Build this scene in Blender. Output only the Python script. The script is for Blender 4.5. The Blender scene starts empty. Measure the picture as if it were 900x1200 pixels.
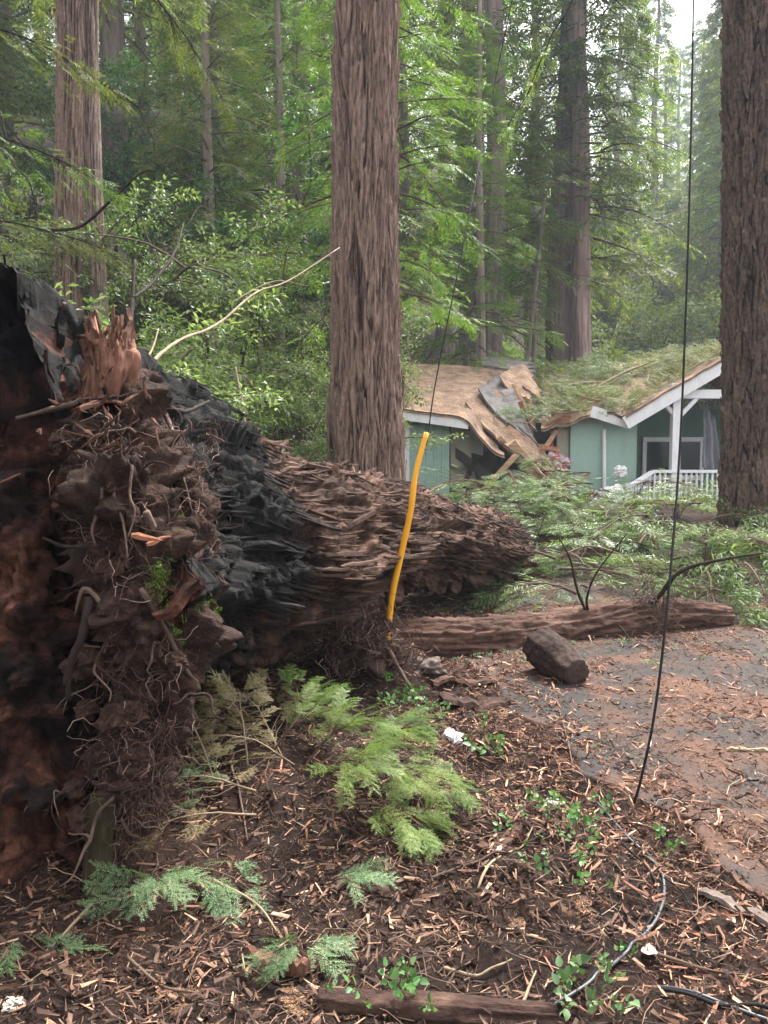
import bpy, math, random
import numpy as np

# ------------------------------------------------------------------ camera, sky, sun, exposure
SC = bpy.context.scene
COL = SC.collection
F_PX = 906.0
CAM_H = 1.5
PITCH = math.atan(60.0 / F_PX)
cam = bpy.data.cameras.new("camera")
cam.sensor_fit = 'VERTICAL'
cam.sensor_height = 36.0
cam.sensor_width = 27.0
cam.lens = 36.0 * F_PX / 1200.0
cam.clip_start = 0.05
cam.clip_end = 2000
cam_o = bpy.data.objects.new("camera", cam)
COL.objects.link(cam_o)
cam_o.location = (0, 0, CAM_H)
cam_o.rotation_euler = (math.pi / 2 - PITCH, 0, 0)
SC.camera = cam_o

SUN_EL, SUN_AZ = math.radians(60), math.radians(35)      # azimuth from +Y towards +X
world = bpy.data.worlds.new("World")
SC.world = world
world.use_nodes = True
wn = world.node_tree
wn.nodes.clear()
w_out = wn.nodes.new("ShaderNodeOutputWorld")
w_bg = wn.nodes.new("ShaderNodeBackground")
w_sky = wn.nodes.new("ShaderNodeTexSky")
w_sky.sky_type = 'NISHITA'
w_sky.sun_disc = False
w_sky.sun_elevation = SUN_EL
w_sky.sun_rotation = SUN_AZ
w_sky.air_density = 1.0
w_sky.dust_density = 4.0
w_hs = wn.nodes.new("ShaderNodeHueSaturation")           # overcast: the blue is mostly veiled
w_hs.inputs["Saturation"].default_value = 0.10
w_bg.inputs["Strength"].default_value = 0.07
wn.links.new(w_sky.outputs[0], w_hs.inputs["Color"])
wn.links.new(w_hs.outputs[0], w_bg.inputs[0])
wn.links.new(w_bg.outputs[0], w_out.inputs[0])

sun = bpy.data.lights.new("sun", 'SUN')
sun.energy = 1.5
sun.angle = math.radians(14)
sun.color = (1.0, 0.96, 0.9)
sun_o = bpy.data.objects.new("sun", sun)
COL.objects.link(sun_o)
sun_o.rotation_euler = (math.pi / 2 - SUN_EL, 0, math.pi - SUN_AZ)
sun_o.location = (5, 5, 40)

SC.view_settings.view_transform = 'Standard'
SC.view_settings.look = 'None'
SC.view_settings.gamma = 1.0
SC.view_settings.exposure = 3.15
SC.render.engine = 'CYCLES'
SC.cycles.max_bounces = 6
SC.cycles.diffuse_bounces = 3
SC.cycles.glossy_bounces = 2
SC.cycles.transmission_bounces = 3
SC.cycles.volume_bounces = 1
SC.cycles.transparent_max_bounces = 8
SC.cycles.use_denoising = True
SC.cycles.sample_clamp_indirect = 8.0

RNG = np.random.default_rng(11)

# ------------------------------------------------------------------ maths helpers
def at(px, py, d):
    """World point seen at photo pixel (px,py) (900x1200) at distance d along +Y."""
    c, s = math.cos(PITCH), math.sin(PITCH)
    a, b = (px - 450.0) / F_PX, -(py - 600.0) / F_PX
    v = np.array([a, c + b * s, -s + b * c])
    return v * (d / v[1]) + np.array([0, 0, CAM_H])

def _hash(i, j, k, seed):
    n = (i * 374761393 + j * 668265263 + k * 2147483647 + seed * 974711) & 0xFFFFFFFF
    n = ((n ^ (n >> 13)) * 1274126177) & 0xFFFFFFFF
    n = ((n ^ (n >> 15)) * 2246822519) & 0xFFFFFFFF
    return ((n ^ (n >> 16)) & 0xFFFFFF) / float(0x1000000)

def vnoise(p, seed=0):
    p = np.asarray(p, float)
    i = np.floor(p).astype(np.int64)
    f = p - i
    f = f * f * (3 - 2 * f)
    r = 0
    for dx in (0, 1):
        wx = f[..., 0] if dx else 1 - f[..., 0]
        for dy in (0, 1):
            wy = f[..., 1] if dy else 1 - f[..., 1]
            for dz in (0, 1):
                wz = f[..., 2] if dz else 1 - f[..., 2]
                r = r + wx * wy * wz * _hash(i[..., 0] + dx, i[..., 1] + dy, i[..., 2] + dz, seed)
    return r * 2 - 1

def fbm(p, octv=4, seed=0, gain=0.5):
    p = np.asarray(p, float)
    a, r = 1.0, 0
    for o in range(octv):
        r = r + a * vnoise(p * (2.03 ** o) + 17.3 * o, seed + o)
        a *= gain
    return r

def worley(u, v, seed=0):
    """2-D cells: (distance to nearest, second - nearest, id of the nearest cell)."""
    iu, iv = np.floor(u).astype(np.int64), np.floor(v).astype(np.int64)
    f1 = np.full(u.shape, 9.0); f2 = np.full(u.shape, 9.0); cid = np.zeros(u.shape)
    for a in (-1, 0, 1):
        for b in (-1, 0, 1):
            cu = iu + a + 0.5 + 0.85 * (_hash(iu + a, iv + b, iu * 0, seed) - 0.5)
            cv = iv + b + 0.5 + 0.85 * (_hash(iu + a, iv + b, iu * 0 + 1, seed) - 0.5)
            d = np.hypot(u - cu, v - cv)
            h = _hash(iu + a, iv + b, iu * 0 + 2, seed)
            near = d < f1
            f2 = np.where(near, f1, np.minimum(f2, d))
            cid = np.where(near, h, cid)
            f1 = np.where(near, d, f1)
    return f1, f2 - f1, cid

def sstep(x):
    x = np.clip(x, 0, 1)
    return x * x * (3 - 2 * x)

def nrm(v):
    return v / np.maximum(np.linalg.norm(v, axis=-1, keepdims=True), 1e-9)

def frames(d, up):
    x = nrm(np.asarray(d, float))
    y = nrm(np.cross(np.broadcast_to(up, x.shape), x))
    z = np.cross(x, y)
    return np.stack([x, y, z], axis=-1)

def spline(pts, n):
    """Catmull-Rom through rows of pts, n samples."""
    P = np.asarray(pts, float)
    if len(P) == 2:
        t = np.linspace(0, 1, n)[:, None]
        return P[0] * (1 - t) + P[1] * t
    P = np.vstack([2 * P[0] - P[1], P, 2 * P[-1] - P[-2]])
    m = len(P) - 3
    t = np.linspace(0, m - 1e-6, n)
    i = t.astype(int); f = (t - i)[:, None]
    a, b, c, d = P[i], P[i + 1], P[i + 2], P[i + 3]
    return 0.5 * ((2 * b) + (c - a) * f + (2 * a - 5 * b + 4 * c - d) * f ** 2 + (3 * b - a - 3 * c + d) * f ** 3)

# ------------------------------------------------------------------ mesh helpers
def raw_mesh(name, V, F, smooth=True):
    V = np.asarray(V, np.float32); F = np.asarray(F, np.int32)
    me = bpy.data.meshes.new(name)
    n, k = F.shape
    me.vertices.add(len(V)); me.vertices.foreach_set("co", V.ravel())
    me.loops.add(n * k); me.loops.foreach_set("vertex_index", F.ravel())
    me.polygons.add(n)
    me.polygons.foreach_set("loop_start", np.arange(0, n * k, k, dtype=np.int32))
    me.polygons.foreach_set("use_smooth", np.full(n, bool(smooth)))
    me.update(calc_edges=True)
    return me

def link(name, me, mat=None, parent=None):
    o = bpy.data.objects.new(name, me)
    COL.objects.link(o)
    if mat is not None and me is not None and len(me.materials) == 0:
        me.materials.append(mat)
    if parent is not None:
        o.parent = parent
    return o

def obj(name, VF, mat, parent=None, smooth=True, origin=None):
    """One mesh object. With a parent Empty, world coordinates are turned into the parent's."""
    V, F = VF
    V = np.asarray(V, float)
    org = np.zeros(3)
    if parent is not None:
        org = np.array(parent.get("_org", (0, 0, 0)))
    elif origin is not None:
        org = np.asarray(origin, float)
    o = link(name, raw_mesh(name, V - org, F, smooth), mat, parent)
    if parent is None and origin is not None:
        o.location = org
    if parent is not None:
        o["_org"] = [float(x) for x in org]
    return o

def tag(o, label, cat, group=None, kind=None):
    if label: o["label"] = label
    if cat: o["category"] = cat
    if group: o["group"] = group
    if kind: o["kind"] = kind
    return o

def thing(name, label, cat, loc=(0, 0, 0), group=None):
    o = bpy.data.objects.new(name, None)
    COL.objects.link(o)
    o.empty_display_size = 0.1
    o.location = [float(x) for x in loc]
    o["_org"] = [float(x) for x in loc]
    return tag(o, label, cat, group)

def attr(o, name, vals):
    a = o.data.attributes.new(name, 'FLOAT', 'POINT')
    a.data.foreach_set("value", np.asarray(vals, np.float32))

def join(parts):
    Vs, Fs, n = [], [], 0
    for V, F in parts:
        Vs.append(np.asarray(V, float)); Fs.append(np.asarray(F) + n); n += len(V)
    return np.vstack(Vs), np.vstack(Fs)

def inst(tmpl, R, T, S):
    """Copies of a template mesh as one mesh: R (m,3,3), T (m,3), S (m,)."""
    V, F = tmpl
    m, n = len(T), len(V)
    W = np.einsum('mij,nj->mni', R, V) * np.asarray(S).reshape(m, 1, 1) + np.asarray(T)[:, None, :]
    G = (F[None] + (np.arange(m) * n)[:, None, None]).reshape(-1, F.shape[1])
    return W.reshape(-1, 3), G

def grid_faces(nu, nv, wrap=False):
    i = np.arange(nu - 1)[:, None]; j = np.arange(nv if wrap else nv - 1)[None]
    j2 = (j + 1) % nv
    f = np.stack([i * nv + j, i * nv + j2, (i + 1) * nv + j2, (i + 1) * nv + j], axis=-1)
    return f.reshape(-1, 4)

def tubes(P, R, sides=4):
    """Many open tubes at once: P (m,k,3), R (m,k)."""
    P = np.asarray(P, float); R = np.asarray(R, float)
    m, k, _ = P.shape
    T = nrm(np.gradient(P, axis=1))
    ref = nrm(np.cross(T.mean(1), [0.31, 0.77, 0.55]))[:, None, :]
    N = nrm(ref - T * (ref * T).sum(-1, keepdims=True))
    B = np.cross(T, N)
    a = np.arange(sides) * 2 * math.pi / sides
    V = P[:, :, None] + R[:, :, None, None] * (N[:, :, None] * np.cos(a)[None, None, :, None] + B[:, :, None] * np.sin(a)[None, None, :, None])
    f = grid_faces(k, sides, True)[:, ::-1]
    F = (f[None] + (np.arange(m) * k * sides)[:, None, None]).reshape(-1, 4)
    return V.reshape(-1, 3), F

def tube(pts, r, n=None, sides=8, rough=0.0, seed=0, fscale=8.0):
    """One capped tube through pts; r a number or a list of radii along it."""
    n = n or max(6, 4 * len(pts))
    P = spline(pts, n)
    rr = np.interp(np.linspace(0, 1, n), np.linspace(0, 1, len(np.atleast_1d(r))), np.atleast_1d(r)) if np.ndim(r) else np.full(n, float(r))
    P = np.vstack([P[:1], P, P[-1:]]); 
    V, F = tubes((P + np.vstack([np.zeros((1, 3)), np.zeros((n, 3)), np.zeros((1, 3))]))[None][:, 1:-1], rr[None], sides)
    V = V.reshape(n, sides, 3)
    if rough:
        C = P[1:-1][:, None]
        d = nrm(V - C)
        V = V + d * (rough * rr[:, None] * fbm(V * fscale / max(rr.max(), 1e-3) * 0.12 + seed * 3.1, 4, seed))[..., None]
    # caps: shrink an extra ring to (almost) a point at each end
    c0, c1 = V[0].mean(0), V[-1].mean(0)
    V = np.concatenate([(c0 + (V[0] - c0) * 0.02)[None], V, (c1 + (V[-1] - c1) * 0.02)[None]])
    return V.reshape(-1, 3), grid_faces(n + 2, sides, True)[:, ::-1]

BOXF = np.array([[0, 3, 2, 1], [4, 5, 6, 7], [0, 1, 5, 4], [1, 2, 6, 5], [2, 3, 7, 6], [3, 0, 4, 7]])
def box(lo, hi):
    x0, y0, z0 = lo; x1, y1, z1 = hi
    return np.array([[x0, y0, z0], [x1, y0, z0], [x1, y1, z0], [x0, y1, z0], [x0, y0, z1], [x1, y0, z1], [x1, y1, z1], [x0, y1, z1]], float), BOXF

def beam(a, b, w, h, up=(0, 0, 1)):
    """A squared timber from a to b, w wide and h tall."""
    a, b = np.asarray(a, float), np.asarray(b, float)
    R = frames((b - a)[None], np.asarray(up, float))[0]
    L = np.linalg.norm(b - a)
    V, F = box((0, -w / 2, -h / 2), (L, w / 2, h / 2))
    return V @ R.T + a, F

def slab(corners, thick, n=None):
    """A thick polygon sheet (4 corners); thickness downward along its normal."""
    c = np.asarray(corners, float)
    nn = nrm(np.cross(c[1] - c[0], c[3] - c[0]))
    V = np.vstack([c - nn * thick, c])
    return V, BOXF

# ------------------------------------------------------------------ material helpers
def rgb(*c):
    return (c[0], c[1], c[2], 1.0)

class NT:
    def __init__(self, name):
        self.m = bpy.data.materials.new(name)
        self.m.use_nodes = True
        self.t = self.m.node_tree
        self.t.nodes.clear()
        self.out = self.n("ShaderNodeOutputMaterial")
        self.p = self.n("ShaderNodeBsdfPrincipled")
        self.l(self.p.outputs[0], self.out.inputs[0])
    def n(self, t, **kw):
        x = self.t.nodes.new(t)
        for k, v in kw.items(): setattr(x, k, v)
        return x
    def l(self, a, b): self.t.links.new(a, b)
    def coord(self, scale=(1, 1, 1)):
        c = self.n("ShaderNodeTexCoord"); m = self.n("ShaderNodeMapping")
        m.inputs["Scale"].default_value = scale
        self.l(c.outputs["Object"], m.inputs[0])
        return m.outputs[0]
    def noise(self, co, scale, detail=6, rough=0.6, dist=0.0):
        x = self.n("ShaderNodeTexNoise")
        x.inputs["Scale"].default_value = scale; x.inputs["Detail"].default_value = detail
        x.inputs["Roughness"].default_value = rough; x.inputs["Distortion"].default_value = dist
        self.l(co, x.inputs["Vector"])
        return x.outputs["Fac"]
    def ramp(self, fac, stops):
        r = self.n("ShaderNodeValToRGB")
        e = r.color_ramp.elements
        while len(e) < len(stops): e.new(0.5)
        for q, (pos, c) in zip(e, stops): q.position = pos; q.color = c
        self.l(fac, r.inputs[0])
        return r.outputs[0]
    def mix(self, fac, a, b, mode='MIX'):
        x = self.n("ShaderNodeMix", data_type='RGBA', blend_type=mode)
        for s, v in ((x.inputs[0], fac), (x.inputs[6], a), (x.inputs[7], b)):
            if hasattr(v, "is_linked"): self.l(v, s)
            else: s.default_value = v
        return x.outputs[2]
    def math(self, op, a, b=0.5):
        x = self.n("ShaderNodeMath", operation=op)
        for s, v in ((x.inputs[0], a), (x.inputs[1], b)):
            if hasattr(v, "is_linked"): self.l(v, s)
            else: s.default_value = v
        return x.outputs[0]
    def bump(self, h, strength=0.5, dist=0.02):
        b = self.n("ShaderNodeBump")
        b.inputs["Strength"].default_value = strength; b.inputs["Distance"].default_value = dist
        self.l(h, b.inputs["Height"])
        self.l(b.outputs[0], self.p.inputs["Normal"])
    def set(self, color=None, rough=0.8, spec=0.3):
        if color is not None:
            if hasattr(color, "is_linked"): self.l(color, self.p.inputs["Base Color"])
            else: self.p.inputs["Base Color"].default_value = color
        if hasattr(rough, "is_linked"): self.l(rough, self.p.inputs["Roughness"])
        else: self.p.inputs["Roughness"].default_value = rough
        self.p.inputs["Specular IOR Level"].default_value = spec
        return self.m

def surf(name, stops, scale=3.0, stretch=(1, 1, 1), rough=0.85, spec=0.2, bscale=None, bump=0.5, bdist=0.02, dist=0.3, fine=None):
    t = NT(name)
    co = t.coord(stretch)
    n1 = t.noise(co, scale, 8, 0.65, dist)
    c = t.ramp(n1, stops)
    if fine:
        n2 = t.noise(co, scale * fine, 4, 0.7)
        c = t.mix(0.75, c, t.ramp(n2, [(0.3, rgb(.45, .45, .45)), (0.7, rgb(1.45, 1.45, 1.45))]), 'MULTIPLY')
    if bump:
        t.bump(t.noise(co, bscale or scale * 4, 8, 0.7, 0.2), bump, bdist)
    return t.set(c, rough, spec)


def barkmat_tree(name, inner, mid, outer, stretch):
    """Bark: weathered outer ridges, cracks in inner-bark red, darkened with painted crevice shade (vertex attribute)."""
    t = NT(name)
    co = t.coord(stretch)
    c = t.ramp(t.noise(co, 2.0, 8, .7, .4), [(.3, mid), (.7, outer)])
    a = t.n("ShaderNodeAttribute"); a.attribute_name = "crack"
    c = t.mix(a.outputs["Fac"], c, inner)  # crevice shade painted into the cracks along with the redder inner bark
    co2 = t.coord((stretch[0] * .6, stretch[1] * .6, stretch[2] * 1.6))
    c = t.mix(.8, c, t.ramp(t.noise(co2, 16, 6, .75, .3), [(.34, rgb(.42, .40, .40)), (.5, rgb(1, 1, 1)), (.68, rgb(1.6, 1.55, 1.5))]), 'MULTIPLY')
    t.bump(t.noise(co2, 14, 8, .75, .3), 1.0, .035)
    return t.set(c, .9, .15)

def leafmat(name, a, b, c=None, trans=0.35, rough=0.55, clump=0.6, tree_random=False):
    """Leaves: colour differs leaf by leaf and in clumps; light comes through them."""
    t = NT(name)
    g = t.n("ShaderNodeNewGeometry")
    co = t.coord()
    nz = t.noise(co, clump, 3, 0.5)
    f = t.math('ADD', t.math('MULTIPLY', g.outputs["Random Per Island"], 0.75), t.math('MULTIPLY', t.math('SUBTRACT', nz, 0.5), 1.3))
    f = t.math('ADD', f, 0.12)
    stops = [(0.0, a), (0.6, b)] + ([(1.0, c)] if c else [])
    col = t.ramp(f, stops)
    if tree_random:
        oi = t.n("ShaderNodeObjectInfo")
        hs = t.n("ShaderNodeHueSaturation")
        t.l(t.math('ADD', t.math('MULTIPLY', oi.outputs["Random"], 0.05), 0.475), hs.inputs["Hue"])
        t.l(t.math('ADD', t.math('MULTIPLY', oi.outputs["Random"], 0.5), 0.75), hs.inputs["Value"])
        t.l(col, hs.inputs["Color"])
        col = hs.outputs[0]
    t.set(col, rough, 0.35)
    tr = t.n("ShaderNodeBsdfTranslucent")
    t.l(t.mix(1.0, col, rgb(1.25, 1.35, 0.7), 'MULTIPLY'), tr.inputs[0])
    mx = t.n("ShaderNodeMixShader"); mx.inputs[0].default_value = trans
    t.l(t.p.outputs[0], mx.inputs[1]); t.l(tr.outputs[0], mx.inputs[2])
    t.l(mx.outputs[0], t.out.inputs[0])
    return t.m

def islandmat(name, stops, rough=0.8, spec=0.25):
    t = NT(name)
    g = t.n("ShaderNodeNewGeometry")
    c = t.ramp(g.outputs["Random Per Island"], stops)
    n = t.noise(t.coord(), 60.0, 3, 0.6)
    c = t.mix(0.6, c, t.ramp(n, [(0.3, rgb(.5, .5, .5)), (0.7, rgb(1.4, 1.4, 1.4))]), 'MULTIPLY')
    return t.set(c, rough, spec)

# ------------------------------------------------------------------ terrain
def road_left(y):
    return np.interp(y, [-5, 2.4, 4.0, 5.2, 7.0, 9.0, 14], [2.4, 1.27, 0.72, 0.55, 0.6, 1.4, 4.5])

def ground(x, y, rough=True):
    x = np.asarray(x, float); y = np.asarray(y, float)
    z = 0.5 * sstep((y - 8.5) / 8.0)
    sp = lambda v, k: np.log1p(np.exp(np.clip(v / k, -30, 30))) * k + np.maximum(v - 30 * k, 0)
    s = -0.85 * x + 0.53 * y
    h1 = 0.72 * sp(s - 9.2, 0.5)
    z = z + 26.0 * (1 - np.exp(-h1 / 26.0))
    s2 = -0.32 * x + 0.95 * y
    h2 = 0.60 * sp(s2 - 44.0, 3.0)
    z = z + 42.0 * (1 - np.exp(-h2 / 42.0))
    z = z + 0.07 * sstep((road_left(y) - 0.1 - x) / 1.3) * sstep((9.5 - y) / 2)
    z = z + 0.36 * np.exp(-((x + 0.06) ** 2 / 0.16 + (y - 5.02) ** 2 / 0.13))
    z = z + 0.12 * np.exp(-((x + 0.55) ** 2 / 0.3 + (y - 3.3) ** 2 / 0.25))
    if rough:
        on = sstep((x - road_left(y)) / 0.35) * sstep((8.6 - y) / 1.0)
        p = np.stack([x, y, x * 0], -1)
        z = z + (0.055 * fbm(p * 1.7, 3, 5) + 0.022 * fbm(p * 7.0, 3, 9) + 0.014 * fbm(p * 19.0, 2, 14) * sstep((9 - np.hypot(x, y)) / 2)) * (1 - 0.96 * on)
        z = z + 0.35 * fbm(p * 0.22, 3, 21) * sstep((np.hypot(x, y) - 14) / 10)
    return z

def gz(x, y):
    return float(ground(np.array([x]), np.array([y]))[0])

def on_ground(px, py):
    """Where the view ray through a photo pixel meets the ground."""
    lo, hi = 0.8, 40.0
    for d in np.linspace(1.2, 30, 1200):
        p = at(px, py, d)
        if p[2] <= gz(p[0], p[1]):
            return np.array([p[0], p[1], gz(p[0], p[1])])
    return at(px, py, 30)

def axis(lo, hi, fine_lo, fine_hi, step, grow=1.13):
    a = list(np.arange(fine_lo, fine_hi + 1e-6, step))
    s, v = step, fine_hi
    while v < hi: s *= grow; v += s; a.append(v)
    s, v = step, fine_lo
    while v > lo: s *= grow; v -= s; a.insert(0, v)
    return np.array(a)

gx = axis(-380, 380, -3.3, 4.3, 0.064)
gy = axis(-90, 420, 1.2, 8.4, 0.064)
GX, GY = np.meshgrid(gx, gy, indexing='ij')
GZ = ground(GX, GY)

t = NT("forest_soil")
co = t.coord()
n1 = t.noise(co, 1.1, 8, 0.65, 0.4)
soil = t.ramp(n1, [(0.32, rgb(.014, .008, .006)), (0.5, rgb(.036, .020, .015)), (0.68, rgb(.075, .040, .028))])
n2 = t.noise(co, 38.0, 5, 0.7, 0.5)
soil = t.mix(0.8, soil, t.ramp(n2, [(0.34, rgb(.35, .33, .33)), (0.52, rgb(1, 1, 1)), (0.7, rgb(2.1, 1.8, 1.6))]), 'MULTIPLY')
t.bump(t.noise(co, 42.0, 9, 0.78, 0.4), 1.0, 0.05)
M_SOIL = t.set(soil, 0.9, 0.2)
g_o = obj("ground", (np.stack([GX, GY, GZ], -1).reshape(-1, 3), grid_faces(len(gx), len(gy))), M_SOIL)
g_o["kind"] = "structure"

# road: a worn asphalt sheet lying on the ground, edges ragged
t = NT("worn_asphalt")
co = t.coord()
n1 = t.noise(co, 1.6, 8, 0.6, 0.5)
n2 = t.noise(co, 90.0, 4, 0.8)
asp = t.ramp(n1, [(0.36, rgb(.024, .021, .021)), (0.47, rgb(.042, .032, .029)), (0.56, rgb(.080, .046, .034)), (0.70, rgb(.125, .068, .045))])
asp = t.mix(0.7, asp, t.ramp(n2, [(0.3, rgb(.55, .55, .55)), (0.7, rgb(1.5, 1.45, 1.4))]), 'MULTIPLY')
t.bump(n2, 0.5, 0.006)
M_ASPH = t.set(asp, t.ramp(n1, [(0.3, rgb(.62, .62, .62)), (0.6, rgb(.9, .9, .9))]), 0.18)
ys = np.arange(-6, 9.6, 0.08)
us = np.linspace(0, 1, 60)
YY, UU = np.meshgrid(ys, us, indexing='ij')
jag = 0.16 * fbm(np.stack([YY * 2.2, YY * 0, YY * 0], -1), 4, 33)
XL = road_left(YY) + 0.18 + jag
XX = XL + UU ** 1.5 * (6.2 - XL)
ZZ = ground(XX, YY, True) + 0.014
ZZ[:, 0] -= 0.05
r_o = obj("road", (np.stack([XX, YY, ZZ], -1).reshape(-1, 3), grid_faces(len(ys), len(us))[:, ::-1]), M_ASPH)
r_o["kind"] = "structure"

# ------------------------------------------------------------------ materials for plants and wood
M_BARK = surf("redwood_bark", [(0.28, rgb(.055, .032, .025)), (0.5, rgb(.175, .105, .080)), (0.72, rgb(.34, .225, .18))], 2.2, (3.2, 3.2, 0.35), bscale=9, bump=0.9, bdist=0.03, fine=6)
M_BARK_DK = surf("fir_bark", [(0.3, rgb(.030, .021, .017)), (0.5, rgb(.075, .050, .038)), (0.72, rgb(.145, .098, .072))], 3.0, (2.2, 2.2, 0.6), bscale=10, bump=0.9, bdist=0.03, fine=5)
M_BARK_FAR = surf("weathered_bark", [(0.3, rgb(.10, .075, .066)), (0.5, rgb(.20, .15, .13)), (0.72, rgb(.33, .26, .23))], 2.0, (3, 3, 0.3), bscale=8, bump=0.6, bdist=0.03)
M_BARK_PALE = surf("pale_bark", [(0.3, rgb(.20, .13, .11)), (0.5, rgb(.36, .25, .22)), (0.72, rgb(.50, .38, .34))], 2.0, (3, 3, 0.3), bscale=8, bump=0.6, bdist=0.03)
M_TWIG = surf("brown_twig", [(0.3, rgb(.05, .032, .022)), (0.7, rgb(.13, .085, .06))], 6, (1, 1, 1), bump=0.3)
M_PALETWIG = surf("dry_pale_twig", [(0.3, rgb(.14, .10, .065)), (0.7, rgb(.32, .24, .16))], 6, (1, 1, 1), bump=0.3)
M_DARKTWIG = surf("dark_branch", [(0.3, rgb(.012, .008, .007)), (0.7, rgb(.038, .024, .018))], 8, (1, 1, 1), bump=0.4)

M_REDWOOD = leafmat("redwood_needles", rgb(.036, .064, .014), rgb(.098, .148, .032), rgb(.22, .225, .06), 0.5, 0.6, 0.5, True)
M_REDWOOD_BR = leafmat("young_redwood_needles", rgb(.045, .095, .014), rgb(.115, .20, .030), rgb(.22, .28, .06), 0.42, 0.55, 0.7)
M_YELLOWGREEN = leafmat("yellow_green_needles", rgb(.055, .085, .018), rgb(.13, .16, .035), rgb(.24, .22, .07), 0.4, 0.6, 0.6, True)
M_BAY = leafmat("bay_leaves", rgb(.055, .090, .030), rgb(.135, .185, .070), rgb(.32, .36, .21), 0.45, 0.36, 0.9)
M_FALLEN = leafmat("torn_green_foliage", rgb(.045, .090, .030), rgb(.115, .180, .066), rgb(.24, .28, .13), 0.35, 0.5, 1.2)
M_NEARGREEN = leafmat("fresh_green_needles", rgb(.045, .095, .015), rgb(.11, .19, .033), rgb(.27, .28, .10), 0.35, 0.5, 4.0)
M_BLUEGREEN = leafmat("blue_green_needles", rgb(.035, .080, .030), rgb(.10, .175, .070), rgb(.25, .33, .18), 0.25, 0.5, 5.0)
M_DRY = leafmat("dry_pale_needles", rgb(.11, .085, .035), rgb(.24, .20, .10), rgb(.36, .31, .18), 0.25, 0.7, 5.0)
M_IVY = leafmat("soft_green_leaves", rgb(.03, .085, .022), rgb(.075, .17, .045), rgb(.18, .27, .11), 0.3, 0.45, 6.0)
M_ROOFDEB = leafmat("dry_roof_needles", rgb(.07, .065, .025), rgb(.17, .15, .06), rgb(.28, .24, .12), 0.25, 0.7, 1.5)

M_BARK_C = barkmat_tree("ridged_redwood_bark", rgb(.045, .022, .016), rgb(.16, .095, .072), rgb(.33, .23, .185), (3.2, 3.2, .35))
M_BARK_R = barkmat_tree("ridged_fir_bark", rgb(.022, .014, .011), rgb(.070, .047, .036), rgb(.165, .115, .085), (2.4, 2.4, .6))
# ------------------------------------------------------------------ foliage templates
def leaf_spray(rng, pairs=7, ll=0.36, lw=0.09, ang=48, droop=0.25):
    """A flat feathery spray along +X, one unit long, of diamond leaflets."""
    V, F = [], []
    def leaf(b, a, L, roll):
        d = np.array([math.cos(a), math.sin(a), -droop * rng.uniform(.3, 1.5)]); d /= np.linalg.norm(d)
        s = nrm(np.cross([0, 0, 1.0], d)); s = s * math.cos(roll) + np.cross(d, s) * math.sin(roll)
        k = len(V)
        V.extend([b, b + d * L * .5 + s * lw * L / ll * .5, b + d * L, b + d * L * .45 - s * lw * L / ll * .5])
        F.append([k, k + 3, k + 2, k + 1])
    for i in range(pairs):
        x = .06 + .84 * i / (pairs - 1)
        L = ll * (0.55 + 0.9 * x - 1.05 * x * x) * 1.15
        z = -0.10 * x * x
        for sgn in (-1, 1):
            leaf(np.array([x + rng.uniform(-.03, .03), 0, z]), sgn * math.radians(ang + rng.uniform(-14, 14)), L * rng.uniform(.75, 1.2), rng.uniform(-.7, .7))
    leaf(np.array([.9, 0, -.09]), rng.uniform(-.2, .2), ll * .6, 0)
    return np.array(V), np.array(F)

def needle_spray(rng, pairs=7, nn=8, bl=0.42):
    """Near foliage: rachis, side branchlets and single flat needles, one unit long."""
    V, F = [], []
    def quad(a, b, w, up):
        d = b - a; s = nrm(np.cross(up, d)) * w
        k = len(V); V.extend([a - s * .6, a + d * .55 - s, b, a + d * .55 + s]); F.append([k, k + 1, k + 2, k + 3])
    up = np.array([0, 0, 1.0])
    def path(x): return np.array([x, 0.02 * math.sin(5 * x), -0.14 * x * x])
    for i in range(6):
        a, b = path(i / 6), path((i + 1) / 6)
        s = np.array([0, .006 * (1 - i / 7), 0]); k = len(V)
        V.extend([a - s, b - s, b + s, a + s]); F.append([k, k + 1, k + 2, k + 3])
    for i in range(pairs):
        x = .08 + .9 * i / pairs
        L = bl * (0.5 + 1.2 * x - 1.25 * x * x) * 1.1
        for sgn in (-1, 1):
            b0 = path(x + rng.uniform(-.02, .02))
            a = sgn * math.radians(45 + rng.uniform(-12, 12))
            d = np.array([math.cos(a), math.sin(a), rng.uniform(-.35, .05)]); d /= np.linalg.norm(d)
            LL = L * rng.uniform(.75, 1.15)
            tip = b0 + d * LL + np.array([0, 0, -.12 * LL])
            quad(b0, tip, .006, up)
            side = nrm(np.cross(up, d))
            for j in range(nn):
                f = (j + .6) / nn
                p = b0 + (tip - b0) * f
                nl = .085 * (1.1 - .55 * f) * rng.uniform(.8, 1.2)
                for s2 in (-1, 1):
                    q = nrm(d * .75 + side * s2 * .9 + up * rng.uniform(-.25, .25))
                    quad(p, p + q * nl, .0085, up)
    return np.array(V), np.array(F)

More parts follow.
